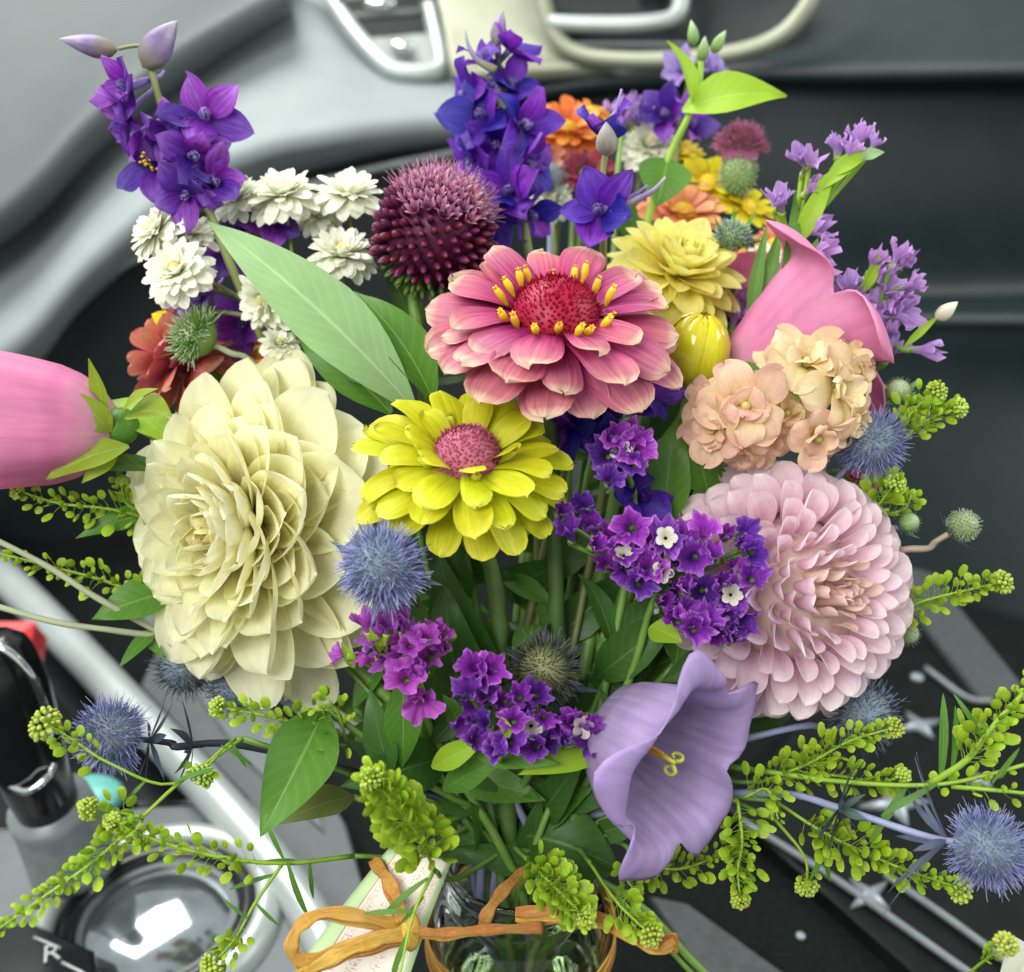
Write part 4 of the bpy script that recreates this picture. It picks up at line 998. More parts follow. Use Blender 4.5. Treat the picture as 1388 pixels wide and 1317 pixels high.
t = stem(lp((822, 520, .46), (828, 580, .47), (800, 760, .48)) + list(jar_route()), 'larkspur', 'deep indigo larkspur tucked under the right side of the pink zinnia', 'larkspur', .0016, OLIVE, 'larkspur spikes')
for a, b, f, s in ((800, 556, F(-.2, -.2, 1), .022), (850, 530, F(.5, 0, .8), .020), (825, 600, F(0, -.5, .8), .018), (885, 530, F(.7, .2, .6), .015), (770, 580, F(-.4, -.4, .8), .016), (868, 678, F(.2, .3, .9), .019), (850, 650, F(-.2, .5, .8), .014)):
    larkspur(t, P(a, b, .458), jit(f, .12), s, LARK, LARK, 28)

t = stem(lp((935, 100, .585), (925, 160, .585), (900, 300, .57), (840, 560, .55)) + list(jar_route()), 'larkspur', 'blurred violet larkspur behind the lime green shoot at the top', 'larkspur', .0016, OLIVE, 'larkspur spikes')
for a, b, f, s, m in ((905, 160, F(-.4, .3, .9), .021, LARKV), (932, 172, F(.5, .2, .8), .019, LARKV), (925, 98, F(-.6, .4, .6), .014, LARKP), (962, 96, F(.7, .5, .4), .014, LARKP)):
    larkspur(t, P(a, b, .585), f, s, m, LARKP, 40)

# ================================================================== 10 lime leafy shoot
t = stem(lp((950, 62, .53), (948, 112, .53), (932, 160, .53), (905, 218, .535), (870, 330, .54), (810, 620, .53)) + list(jar_route()), 'leafy_shoot', 'lime green shoot with a curved pointed leaf rising at the top', 'shoot', .0016, LIME, r1=.0022)
leaf(t, P(925, 150, .53), P(1068, 126, .515), px(72, .53), F(-.15, .45, .9), L_LIME, .5, .3, wave=.06)
leaf(t, P(938, 140, .528), P(906, 52, .52), px(34, .53), F(.6, .2, .8), L_LIME, .5, .6)
leaf(t, P(905, 215, .535), P(890, 280, .53), px(75, .53), F(.1, .5, .9), L_MID, .4)
for a, b, f in ((942, 62, F(-.2, 1, .2)), (965, 72, F(.5, .8, .2)), (950, 85, F(.1, 1, .5))): budpart(t, P(a, b, .53), f, px(34, .53), px(9, .53), SCAB)

# ================================================================== 11 white button flowers
t = stem(lp((440, 380, .498), (420, 460, .495), (440, 600, .49)) + list(jar_route()), 'feverfew', 'spray of small double white button flowers at the upper left of the bouquet', 'feverfew', .0017, OLIVE)
for a, b, d, f, s in ((384, 264, .495, F(-.05, .72, .65), .0175), (474, 264, .50, F(.1, .78, .6), .0175), (214, 312, .48, F(-.6, .5, .6), .0155), (241, 368, .472, F(-.12, .38, .92), .0170), (463, 345, .488, F(.1, .7, .7), .0165), (362, 404, .478, F(-.5, -.25, .75), .0165), (322, 268, .50, F(-.3, .6, .7), .0145), (258, 318, .49, F(0, .7, .6), .013), (378, 466, .482, F(.2, .5, .7), .009), (432, 292, .51, F(0, .6, .7), .012)):
    c = P(a, b, d - .006); s *= 1.05; button(t, c, f, s, WHITE, BUTTON)
    put('stalk', MB().add(*tube([c - f * .001, c - f * .018 - UPV * .006, c.lerp(P(410, 470, .5), .6), P(418 + rnd(-12, 12), 475, .495)], .0009, .0013, 6)).mesh('stalk', OLIVE), t)

# ================================================================== 12 long pale leaf and its dark neighbour
t = stem(lp((560, 552, .448), (590, 640, .465), (640, 850, .475)) + list(jar_route()), 'leaf_branch', 'branch with one long pale green lance leaf crossing the upper left', 'leaf', .0022, GREEN)
leaf(t, P(562, 556, .446), P(277, 292, .458), px(104, .45), F(.25, .35, 1), L_PALE, .32, .3, fold=.12, wave=.02, nv=18, nu=8)
leaf(t, P(588, 545, .452), P(480, 388, .468), px(74, .46), F(.6, .3, 1), L_MID, .4, .7)
leaf(t, P(530, 560, .456), P(402, 455, .47), px(70, .46), F(0, .6, 1), L_MID, .4, .5)
leaf(t, P(545, 520, .458), P(430, 480, .472), px(60, .46), F(0, .4, 1), L_DARK, .4, .5)

# ================================================================== 13 salmon zinnia, side on, and 14 the green scabious head
fc_ = F(-.66, .50, .02); c = P(246, 486, .512)
t = stem(stem_pts(c, -fc_), 'salmon_zinnia', 'salmon red zinnia seen from the side at the dark left gap', 'zinnia', .0028, GREEN)
zinnia(t, c, fc_, .030, [(13, -30, .9, .46, -.25), (13, -8, .9, .46, -.1), (12, 14, .86, .44, 0), (10, 36, .8, .4, .1), (8, 60, .7, .36, .15)], SALMON, .3, .3, ZCRIM, POLLEN, 6, 1.2, conespikes=60)
leaf(t, P(228, 438, .50), P(205, 425, .498), px(26, .5), F(0, .6, 1), YELLOW, .3, name='petal')
ax = F(-.85, .42, .30); c = P(278, 462, .474)
t = stem([c, P(312, 478, .476), P(350, 500, .482), P(450, 640, .49)] + list(jar_route()), 'scabious_head', 'spiky green scabious head with long bracts above the cream dahlia', 'scabious', .0014, PALEST, 'green scabious heads')
globe(t, P(268, 456, .472), ax, .0135, .0115, [SCAB, SCAB], 260, .42, SCAB, 1.9, .3, .05)
bracts(t, c, ax, .021, .0055, L_MID, 8, 20, 14)

# ================================================================== 15 pink bell on the left edge
ax = F(-.97, .06, .22); b0 = P(158, 580, .448)
t = stem([b0, P(195, 580, .455), P(260, 640, .47), P(420, 840, .48)] + list(jar_route()), 'pink_bellflower', 'pink bellflower bell cut off by the left edge of the picture', 'bellflower', .0026, GREEN, 'pink bellflowers')
bell(t, b0, ax, .072, .029, BPINK, 1.3, .25, .8, .3, prof_=prof([(0, .25), (.05, .42), (.12, .60), (.22, .76), (.35, .88), (.55, .97), (.75, 1.05), (1, 1.2)]))
cal = put('calyx', MB().add(*ball(.0085, .0085, .008, 16, 10)).mesh('calyx', L_MID), t, zframe(P(163, 578, .446), ax))
for p0, p1, w, f, bn in (((140, 575), (122, 484), 30, F(-.3, .1, 1), -.3), ((150, 585), (98, 530), 38, F(.2, .2, 1), .5), ((175, 605), (60, 648), 50, F(0, .6, 1), .4), ((160, 610), (110, 655), 26, F(0, -.2, 1), .3), ((175, 560), (232, 560), 60, F(0, .8, .8), .3), ((165, 560), (215, 525), 34, F(0, .8, .8), .3)):
    leaf(cal, P(*p0, .438), P(*p1, .428), px(w, .435), f, SEPAL, bn, .5, name='sepal')
leaf(t, P(232, 600, .45), P(140, 540, .462), px(70, .45), F(.1, .8, .6), L_LIME, .4)
leaf(t, P(232, 640, .45), P(80, 640, .45), px(52, .45), F(.1, .9, .5), L_MID, .3)
# ================================================================== 31 pink bell on the right
ax = F(.80, .50, -.12); b0 = P(985, 520, .478)
t = stem([b0, P(960, 545, .475), P(900, 680, .48), P(800, 900, .485)] + list(jar_route()), 'pink_bellflower', 'pink bellflower with curled lip between the yellow bud and lavender statice', 'bellflower', .0026, GREEN, 'pink bellflowers')
bell(t, b0, ax, .071, .034, BPINK, 1.4, .30, 2.0, .75, neck=.2, wob=.04,
     prof_=prof([(0, .2), (.1, .40), (.25, .58), (.45, .76), (.62, .90), (.76, 1.02), (.88, 1.2), (1, 1.36)]))
leaf(t, P(1010, 515, .455), P(935, 552, .45), px(16, .455), F(0, .6, 1), L_MID, .4)

# ================================================================== 24 lilac bell, front
ax = F(.68, -.25, .69); b0 = P(820, 986, .434)
t = stem([b0, P(796, 972, .445), P(750, 1010, .465)] + list(jar_route()), 'lilac_bellflower', 'open lilac bellflower with yellow curled stigma in front of the jar', 'bellflower', .0024, GREEN)
bell(t, b0, ax, .054, .0300, LILAC, 1.34, .22, 1.3, .85, neck=.3, wob=.06,
     prof_=prof([(0, .28), (.05, .52), (.14, .72), (.3, .88), (.5, .98), (.68, 1.05), (.82, 1.14), (.92, 1.24), (1, 1.32)]))
B = zframe(b0, ax)
st = put('style', MB().add(*tube([B @ Vector(q) for q in ((0, 0, .004), (.001, 0, .016), (.001, .001, .028), (.0, .001, .036))], .0022, .0009, 9, 14, rf=lambda x: .0026 * (1 - .62 * x))).mesh('style', POLLEN), t)
for k in range(3):
    a = k * 2.1 + .4; u = Vector((math.cos(a), math.sin(a), 0))
    put('stigma', MB().add(*tube([B @ (u * r + Vector((0, .001, z))) for r, z in ((0, .035), (.0028, .0380), (.0050, .0365), (.0048, .0338), (.003, .0332), (.0022, .035))], .00095, .0006, 7, 18)).mesh('stigma', pmat('stigma%d' % k, [(0, (.55, .55, .08)), (1, (.62, .62, .12))], .5, .1)), st)

# ================================================================== 32 peach stock
t = stem([P(1060, 560, .452), P(1040, 620, .46), P(950, 760, .475), P(850, 950, .48)] + list(jar_route()), 'peach_stock', 'cluster of ruffled peach stock blossoms above the blush dahlia', 'stock', .0026, GREEN)
for a, b, d, f, s, m in ((1010, 552, .437, F(-.15, .12, 1), .0205, PEACH), (972, 575, .442, F(-.6, -.4, .7), .017, PEACH), (1092, 495, .447, F(-.05, .5, .85), .0185, PEACHP), (1132, 530, .442, F(.5, .05, .85), .0185, PEACHP), (1105, 590, .443, F(.2, -.55, .8), .0165, PEACH), (1060, 490, .458, F(-.2, .7, .6), .014, PEACHP),
                         (1042, 590, .45, F(.1, -.5, .8), .0145, PEACH), (1148, 490, .452, F(.4, .7, .6), .0145, PEACHP), (965, 545, .446, F(-.7, .3, .6), .0135, PEACH), (1000, 600, .446, F(-.2, -.8, .6), .0145, PEACH), (1065, 560, .452, F(.1, 0, 1), .015, PEACHP), (1150, 570, .448, F(.7, -.3, .6), .0135, PEACHP)):
    stock(t, P(a, b, d), f, s, m, HEART, n2=5, inner=.68)
for p0, p1 in (((1030, 500), (985, 500)), ((1070, 530), (1100, 545))): leaf(t, P(*p0, .442), P(*p1, .438), px(16, .44), F(0, .5, 1), GREEN if False else L_MID, .4, .9)

# ================================================================== 26-27 blooms at the back
fc_ = F(.25, .58, .70); c = P(915, 372, .500)
t = stem(stem_pts(c, -fc_), 'lemon_dahlia', 'lemon yellow dahlia peeking out behind the pink zinnia', 'dahlia', .003, GREEN)
dahlia(t, c, fc_, .040, 80, LEMON, math.radians(112), .66, lambda x: .45 + .55 * x, lambda x: .22 + .36 * x, lambda x: 2.0 - 1.3 * x, lambda x: 1.4 - .9 * x, lambda x: (.5 - .9 * x), lambda x: .08, PR_DAHLIA, 7, nv=7, nu=4)
ax = F(.12, .9, .35); c = P(945, 476, .468)
t = stem([c, P(930, 560, .47), P(870, 760, .48)] + list(jar_route()), 'dahlia_bud', 'glossy round yellow dahlia bud beside the pink zinnia', 'bud', .0032, GREEN)
B = zframe(c, ax)
for k in range(13):
    a = k * 2.4; lay = 0 if k < 5 else (1 if k < 9 else 2)
    r = .0150 + .0006 * lay
    v, f, u = [], [], []
    for j in range(9):
        th = 2.75 - 2.65 * j / 8 + .1 * lay
        for i in range(7):
            hw = (.62 - .1 * lay) * math.sin(min(3.0, math.pi * (.12 + .80 * j / 8))) ** .6
            pa = a + (i / 3 - 1) * hw
            rr = r * (1 + .03 * math.sin(3 * th) - .05 * abs(i / 3 - 1) ** 2)
            v.append(Vector((rr * math.sin(th) * math.cos(pa), rr * math.sin(th) * math.sin(pa), rr * 1.12 * math.cos(th)))); u.append((i / 6, j / 8))
    for j in range(8):
        for i in range(6): q = j * 7 + i; f.append((q, q + 1, q + 8, q + 7))
    put('petal', MB().add(v, f, u).mesh('petal', GLOSSY), t, B)
def backzin(name, label, cat, a, b, d, R_, f, layers, mat, cm, group, n=5, **kw):
    c = P(a, b, d); t = stem(stem_pts(c, -f), name, label, cat, .0024, GREEN, group)
    zinnia(t, c, f, px(R_, d), layers, mat, .3, .25, cm, POLLEN, n, conespikes=60, **kw); return t
LY3 = [(14, 0, .85, .36, 0), (13, 20, .75, .34, .04), (9, 42, .55, .3, .08)]
LY2 = [(11, 6, .85, .42, 0), (8, 26, .7, .36, .04)]
backzin('orange_zinnia', 'bright orange zinnia at the back right of the indigo larkspur', 'zinnia', 768, 178, .60, 58, F(.1, .55, .8), LY3, ORANGE, POLLEN, 'orange blooms at the back')
backzin('orange_zinnia', 'small coral orange zinnia low behind the indigo larkspur', 'zinnia', 742, 222, .59, 36, F(-.2, .5, .8), LY2, CORAL, ZCRIM, 'orange blooms at the back')
backzin('orange_zinnia', 'orange bloom peeking up behind the slender larkspur bud', 'zinnia', 800, 152, .615, 32, F(.2, .8, .5), LY2, ORANGE, POLLEN, 'orange blooms at the back')
backzin('maroon_zinnia', 'dark maroon bloom behind the slender larkspur stem', 'zinnia', 795, 240, .58, 46, F(0, .5, .85), LY3, MAROON, L_MID, None)
backzin('coral_zinnia', 'soft coral bloom above the lemon dahlia', 'zinnia', 925, 290, .56, 62, F(.1, .65, .7), LY3, CORAL, POLLEN, 'orange blooms at the back', droop=-.2)
backzin('yellow_daisy', 'bright yellow bloom left of the pink clover head', 'daisy', 962, 250, .575, 56, F(.1, .6, .75), LY2, YELLOW, POLLEN, 'yellow blooms at the back')
backzin('yellow_daisy', 'bright yellow bloom under the pink clover head', 'daisy', 1012, 280, .57, 46, F(.3, .6, .7), LY2, YELLOW, POLLEN, 'yellow blooms at the back')
backzin('yellow_daisy', 'small yellow bloom beside the lime shoot stem', 'daisy', 925, 208, .59, 34, F(0, .7, .6), LY2, YELLOW, POLLEN, 'yellow blooms at the back')
backzin('orange_zinnia', 'orange and yellow bloom behind the green scabious head on the right', 'zinnia', 1012, 368, .535, 44, F(.2, .5, .8), LY2, ORANGE, YELLOW, 'orange blooms at the back')
backzin('orange_zinnia', 'orange bloom low beside the pink bell on the right', 'zinnia', 1000, 430, .525, 34, F(.2, .4, .9), LY2, ORANGE, POLLEN, 'orange blooms at the back')
backzin('orange_zinnia', 'orange bloom glimpsed above the cream dahlia', 'zinnia', 352, 478, .515, 38, F(0, .4, .9), LY2, ORANGE, POLLEN, 'orange blooms at the back')
backzin('maroon_zinnia', 'dark red bloom glimpsed between blue thistle and blush dahlia', 'zinnia', 1170, 645, .485, 34, F(.5, .2, .8), LY2, MAROON, ZCRIM, None)
backzin('coral_zinnia', 'pale coral bloom behind the green scabious head', 'zinnia', 1048, 330, .55, 30, F(.2, .6, .7), LY2, CORAL, POLLEN, 'orange blooms at the back')
for a, b, d, s, f, lab in ((880, 198, .59, .019, F(.1, .5, .8), 'white button flower behind the slender larkspur'), (748, 272, .57, .014, F(-.1, .5, .8), 'small white button flower beside the grey thistle at the back'), (1040, 352, .54, .011, F(.2, .5, .8), 'tiny white flower next to the right green scabious head')):
    t = stem(stem_pts(P(a, b, d), -f), 'feverfew', lab, 'feverfew', .0014, OLIVE, 'single white button flowers'); button(t, P(a, b, d), f, s, WHITE, BUTTON)
ax = F(.05, .95, .25); c = P(1003, 222, .56)
t = stem(stem_pts(c, -ax), 'clover_head', 'fuzzy pink clover head with green base at the upper right', 'clover', .0018, GREEN)
CL = pmat('clover_pink', [(0, (.36, .42, .14)), (.5, (.52, .12, .30)), (1, (.70, .28, .46))], .6, .2, .1)
globe(t, P(1003, 206, .56), ax, .0140, .0150, [CL, CL], 420, .42, CL, 1.5, .25, .045)
globe(t, P(1000, 236, .56), ax, .0120, .0150, [SCAB], 200, .25, SCAB, 2.6, .2, .06)
ax = F(.15, .8, .5); c = P(992, 335, .50)
t = stem([c, P(982, 372, .505), P(960, 480, .50), P(860, 760, .49)] + list(jar_route()), 'scabious_head', 'green scabious head with thin bracts beside the lemon dahlia', 'scabious', .0014, GREEN, 'green scabious heads')
globe(t, P(993, 322, .498), ax, .0098, .0085, [SCAB, TH_G], 200, .35, SCAB, 1.9, .3, .07)
bracts(t, c, ax, .024, .0035, L_MID, 8, 18, 12)

# ================================================================== globes and sea hollies
def holly(lab, a, b, d, r, ax, mats, brL, brm, path, n=520, hair=.34, el=-5, core=TH_C, name='globe_thistle', cat='thistle', group=None, nb=8, sm=None, ry=None, brw=.0042, back=.9, curl=.5, hr=.022):
    c = P(a, b, d); R_ = px(r, d)
    t = stem([c - ax * R_ * .5, c - ax * (R_ * 1.6)] + [P(*q) for q in path] + list(jar_route()), name, lab, cat, .0013, sm or BLUEST, group, r1=.002)
    globe(t, c, ax, R_, ry or R_, mats, n, hair, core, curl=curl, hr=hr)
    if brL: bracts(t, c - ax * R_ * back, ax, brL, brw, brm, nb, el)
    return t
GT = 'blue thistle heads'
holly('round blue globe thistle in front of the cream dahlia', 518, 768, .395, 60, F(.05, .15, 1), [TH_B, TH_B, TH_B2], .026, HOLLY, [(560, 860, .44)], 760, .36, core=TH_C, group=GT, nb=7, el=8)
holly('blue grey thistle on the right of the peach stock', 1182, 600, .455, 46, F(.5, .1, .8), [TH_B, TH_B2], .014, HOLLY, [(1080, 720, .48), (900, 900, .49)], 560, .38, group=GT)
holly('violet blue thistle over the silver rail at the lower left', 152, 996, .42, 50, F(-.85, .25, .45), [TH_B, TH_B2], .024, HOLLYD, [(240, 1012, .43), (330, 1010, .445), (520, 1060, .465)], 560, .40, group=GT, sm=smat('stem_navy', (.03, .035, .06), .5), el=-20, back=1.0)
holly('pale blue sea holly at the right edge with long thin bracts', 1338, 1150, .40, 54, F(.93, -.12, .3), [TH_B, TH_B, TH_B2], .034, HOLLY, [(1140, 1096, .425), (1050, 1075, .445), (880, 1090, .465)], 700, .38, group=GT, nb=9, el=-38, ry=px(60, .40), brw=.004)
holly('dark straw centred sea holly above the middle statice', 738, 908, .432, 48, F(.15, .55, .8), [TH_D, TH_D, TH_Y], .026, HOLLYD, [(725, 980, .455)], 520, .42, core=TH_Y, name='sea_holly', group='dark thistle heads', el=6)
holly('dark blue thistle shadowed behind the cream dahlia', 252, 902, .475, 46, F(-.5, .1, .8), [TH_D, TH_G], 0, None, [(340, 920, .48)], 380, .4, group='dark thistle heads')
holly('dark blue thistle below the bottom petals of the cream dahlia', 318, 930, .478, 40, F(-.1, -.2, .9), [TH_D, TH_B2], 0, None, [(400, 960, .48)], 300, .4, group='dark thistle heads')
holly('grey blue thistle half hidden under the blush dahlia', 1172, 968, .455, 48, F(.4, .45, .7), [TH_D, TH_G, TH_B2], 0, None, [(1080, 985, .46), (900, 1040, .47)], 420, .38, group='dark thistle heads')
holly('blurred grey thistle at the back beside the coral zinnia', 742, 240, .57, 28, F(0, .5, .8), [TH_G], .016, HOLLY, [(745, 380, .55)], 200, .4, group='pale thistle heads', core=TH_G)
holly('small pale green sea holly on a curved stem at the right', 1306, 712, .45, 26, F(.72, .52, .35), [SCAB, TH_G], .012, L_GREY, [(1258, 743, .452), (1225, 745, .455), (1180, 760, .465), (950, 900, .48)], 200, .22, core=SCAB, name='small_sea_holly', group='pale thistle heads', sm=smat('stem_mauve', (.30, .24, .18), .5), nb=7, el=15, hr=.06, curl=.2)
holly('pale sea holly bud beside the blush dahlia on the right', 1232, 708, .465, 18, F(.7, .4, .5), [SCAB], .013, L_GREY, [(1190, 740, .47), (950, 900, .48)], 120, .25, core=SCAB, name='small_sea_holly', group='pale thistle heads', nb=6, el=12)
holly('pale green bud above the blue grey thistle on the right', 1218, 530, .47, 22, F(-.2, .6, .7), [SCAB], .013, L_PALE, [(1190, 590, .48), (950, 850, .485)], 140, .25, core=SCAB, name='small_sea_holly', group='pale thistle heads', nb=7, el=30)
holly('grey green bud peeking out low beside the blush dahlia', 1230, 858, .47, 20, F(.7, -.2, .5), [SCAB, TH_G], .010, L_GREY, [(1180, 860, .475), (950, 950, .48)], 140, .3, core=SCAB, name='small_sea_holly', group='pale thistle heads', nb=6, el=10)
# leafy bract whorl half way along the right sea holly stem
t = [o for o in COL.objects if o.get('label', '').startswith('pale blue sea holly at the right')][0]
bracts(t, P(1138, 1095, .424), F(.9, -.15, .25), .026, .0055, HOLLYD, 8, -8, 20)
bracts(t, P(1138, 1095, .424), F(.9, -.15, .25), .016, .0045, L_GREY, 6, 30, 20)
t = [o for o in COL.objects if o.get('label', '').startswith('violet blue thistle over')][0]
bracts(t, P(262, 1010, .431), F(-.9, .05, .25), .020, .0045, HOLLYD, 7, 10, 25)

# ================================================================== statice
def statice(lab, anchors, d0, fl, s, mat, path, white=(), face0=F(0, .35, .9), group='purple statice sprays', name='statice', spread=.35, leaves=(), cl=GREEN):
    fm, wm = statice_meshes(mat, SWHITE, s)
    base = P(*anchors[0])
    t = stem([P(*q) for q in anchors] + [P(*q) for q in path] + list(jar_route()), name, lab, 'statice', .0013, GREEN, group, r1=.0024)
    cen = [P(*q) for q in anchors]
    for i, it in enumerate(fl):
        a, b = it[0], it[1]; f = it[2] if len(it) > 2 else jit(face0, spread); sc = it[3] if len(it) > 3 else rnd(.85, 1.15)
        tipp = P(a, b, d0 + rnd(-.006, .006))
        p = tipp - f * s * sc * .9
        o = put('floret', random.choice(fm), t, zframe(p, f, jit(UPV, .8)) @ Matrix.Diagonal((sc, sc, sc, 1)))
        if i in white: put('corolla', random.choice(wm), o, zframe(p, f) @ Matrix.Diagonal((sc, sc, sc, 1)))
        near = min(cen, key=lambda q: (q - p).length)
        put('calyx', MB().add(*tube([p + f * s * .12, p - f * s * .2, p.lerp(near, .55) - f * .002, near], s * .12, .0008, 6, 8, rf=lambda x: s * .11 * (1 - x) ** 2 + .0007)).mesh('calyx', cl), t)
    for p0, p1, w, m in leaves: leaf(t, P(*p0), P(*p1), px(w), F(rnd(-.3, .3), .4, 1), m, .4, .4)
    return t
# C: the big spray left of the blush dahlia
fl = [(765, 690), (790, 680), (768, 712), (800, 705), (812, 735), (830, 720), (845, 745), (822, 760), (850, 775), (868, 740), (880, 765), (903, 728, F(0, .3, 1), 1.15), (898, 775, F(-.1, .1, 1), 1.15), (845, 752, F(-.2, .3, 1), 1.1),
      (930, 720), (955, 712), (985, 720), (1010, 735), (1025, 750), (1000, 765), (965, 745), (940, 755), (930, 790), (955, 800), (980, 785), (1022, 780), (992, 806, F(.1, .1, 1), 1.15), (920, 800), (905, 815), (935, 830), (962, 835), (990, 835), (1010, 845, None or F(.2, -.3, .9), 1.2), (945, 850), (970, 860), (1000, 858), (925, 760), (1015, 720), (870, 790), (880, 720), (855, 715), (915, 835)]
statice('widest purple statice spray with small white flowers touching the blush dahlia', [(900, 790, .435), (860, 760, .44), (950, 800, .432), (800, 730, .445)][:1] + [(880, 830, .44)], .412, fl, .0116, STAT, [(850, 930, .45)], (11, 12, 13, 26), leaves=(((880, 850, .43), (925, 870, .42), 40, L_LIME), ((790, 720, .43), (815, 690, .425), 22, L_MID)))
statice('small purple statice tuft under the pink zinnia', [(850, 640, .45), (860, 680, .455)], .425, [(835, 590), (855, 588), (842, 610, F(-.1, .3, 1), 1.25), (862, 605), (840, 630), (858, 628), (828, 645), (820, 612)], .0116, STAT, [(850, 780, .46)], (2,))
# A: magenta spray below the blue globe
fl = [(492, 835, F(-.2, .8, .4), .9), (512, 848, F(0, .8, .4), .9), (525, 838, F(.1, .8, .5), .9), (545, 832, F(0, .9, .4), .95), (555, 850, F(.1, .8, .5), .95), (535, 868), (558, 872), (520, 880), (545, 890), (575, 862), (590, 850), (605, 858), (598, 875), (580, 885), (565, 905), (548, 915), (500, 865, F(-.6, .4, .6), .8), (488, 893, F(-.8, 0, .5), .75), (560, 938, F(0, -.1, 1), .9), (572, 958, F(.1, -.4, .9), 1.15), (455, 885, F(-.8, .3, .4), .6), (508, 898, F(-.6, -.1, .7), .75)]
statice('magenta purple statice below the blue globe thistle', [(525, 915, .43), (560, 900, .432)], .405, fl, .0112, STATM, [(590, 1000, .455)], (), cl=LIME, leaves=(((545, 915, .42), (545, 1045, .43), 52, L_MID), ((480, 905, .41), (462, 870, .405), 16, L_LIME), ((520, 880, .41), (500, 850, .405), 14, L_LIME), ((530, 1050, .43), (500, 930, .425), 46, L_DARK), ((575, 920, .42), (600, 880, .41), 18, L_MID)))
# B: central front spray
fl = [(640, 900), (650, 912), (632, 930), (655, 935), (640, 958, F(-.1, .1, 1), 1.1), (628, 985, F(-.3, -.2, .9), 1.1), (655, 975), (668, 905), (680, 950), (705, 940, F(0, .4, .9), 1.1), (725, 938), (715, 960), (695, 975), (720, 985, F(0, 0, 1), 1.25), (690, 1005), (672, 1012), (740, 975), (755, 985), (770, 970), (765, 1000), (790, 985, F(.3, 0, 1), 1.2), (805, 980), (800, 1005), (745, 1005), (720, 1012), (650, 1000)]
statice('purple statice spray with cream flecks touching the lilac bellflower', [(680, 1030, .43), (730, 1020, .43)], .400, fl, .0115, STAT, [(700, 1080, .46)], (13, 20), leaves=(((640, 1020, .42), (760, 1035, .405), 34, L_MID), ((585, 1040, .42), (665, 995, .41), 34, L_LIME), ((625, 990, .425), (600, 940, .415), 30, L_MID), ((830, 1010, .42), (700, 1050, .41), 40, L_LIME), ((600, 1070, .43), (690, 1020, .42), 40, L_MID), ((690, 1000, .40), (680, 970, .4), 14, L_LIME)))
# lavender statice, right
fl = [(1080, 205, F(-.5, .5, .5), 1.0), (1098, 212, F(.1, .6, .7), 1), (1135, 188, F(0, 1, .2), .9), (1142, 192, F(.2, 1, .2), .8), (1165, 180, F(.2, 1, .2), 1.0), (1172, 172, F(.3, 1, .2), .9), (1190, 188, F(.5, .8, .2), .7), (1055, 262, F(-.3, .6, .6), 1.1), (1108, 250, F(.4, .3, .7), .9), (1118, 305, F(.7, .2, .6), 1.35), (1122, 345, F(.7, -.1, .7), 1.35), (1060, 268), (1155, 196, F(.2, .9, .3), .8)]
statice('tall lavender statice branch rising above the right pink bell', [(1075, 330, .485), (1100, 270, .48), (1080, 250, .48), (1150, 215, .475)][:1] + [(1050, 420, .485)], .472, fl, .0116, STATL, [(1020, 480, .49), (930, 720, .49)], (), F(.1, .6, .7), 'lavender statice branches', cl=LIME,
        leaves=(((1060, 430, .48), (1080, 250, .475), 26, L_MID), ((1030, 440, .485), (1060, 300, .48), 26, L_MID), ((1075, 340, .478), (1135, 220, .47), 30, L_LIME), ((1120, 240, .472), (1190, 200, .468), 26, L_LIME), ((1100, 260, .474), (1165, 225, .468), 22, L_LIME), ((1085, 380, .475), (1110, 320, .47), 22, L_MID), ((1015, 450, .485), (1040, 300, .48), 22, L_MID), ((1165, 215, .468), (1200, 205, .466), 22, L_PALE)))
fl = [(1190, 345), (1205, 362), (1222, 335, F(.3, .8, .4), .9), (1232, 350), (1210, 385), (1228, 395), (1245, 380, F(.7, .3, .5), .8), (1195, 405), (1215, 415), (1185, 425), (1205, 440), (1235, 425, F(.6, 0, .7), 1.1), (1145, 395, F(-.2, .5, .8), 1.1), (1165, 405), (1175, 440), (1190, 460), (1215, 465), (1150, 378, F(-.3, .7, .5), .9), (1268, 475, F(.9, -.1, .4), 1.1)]
statice('bushy lavender statice branch right of the pink bell lip', [(1185, 450, .485), (1170, 500, .485)], .468, fl, .0125, STATL, [(1130, 600, .49), (950, 850, .49)], (), F(.3, .5, .7), 'lavender statice branches',
        leaves=(((1165, 400, .475), (1195, 340, .47), 20, L_LIME), ((1225, 470, .472), (1275, 425, .468), 12, L_LIME)))
t = [o for o in COL.objects if o.get('label', '').startswith('bushy lavender')][0]
budpart(t, P(1268, 432, .468), F(.75, .6, .2), px(36, .468), px(12, .468), SWHITE)
for a, b, lab in ((845, 142, 'blurred pale violet statice tip behind the orange bloom'), (1000, 405, 'small violet statice tip beside the yellow bud')):
    statice(lab, [(a, b + 25, .585 if a < 900 else .51), (a - 10, b + 120, .57 if a < 900 else .51)], .585 if a < 900 else .505, [(a - 10, b), (a + 14, b - 8), (a, b + 14), (a + 22, b + 10)], .0145, STATL, [(820, 560, .53)], (), F(0, .7, .6), 'violet statice tips', cl=LIME)

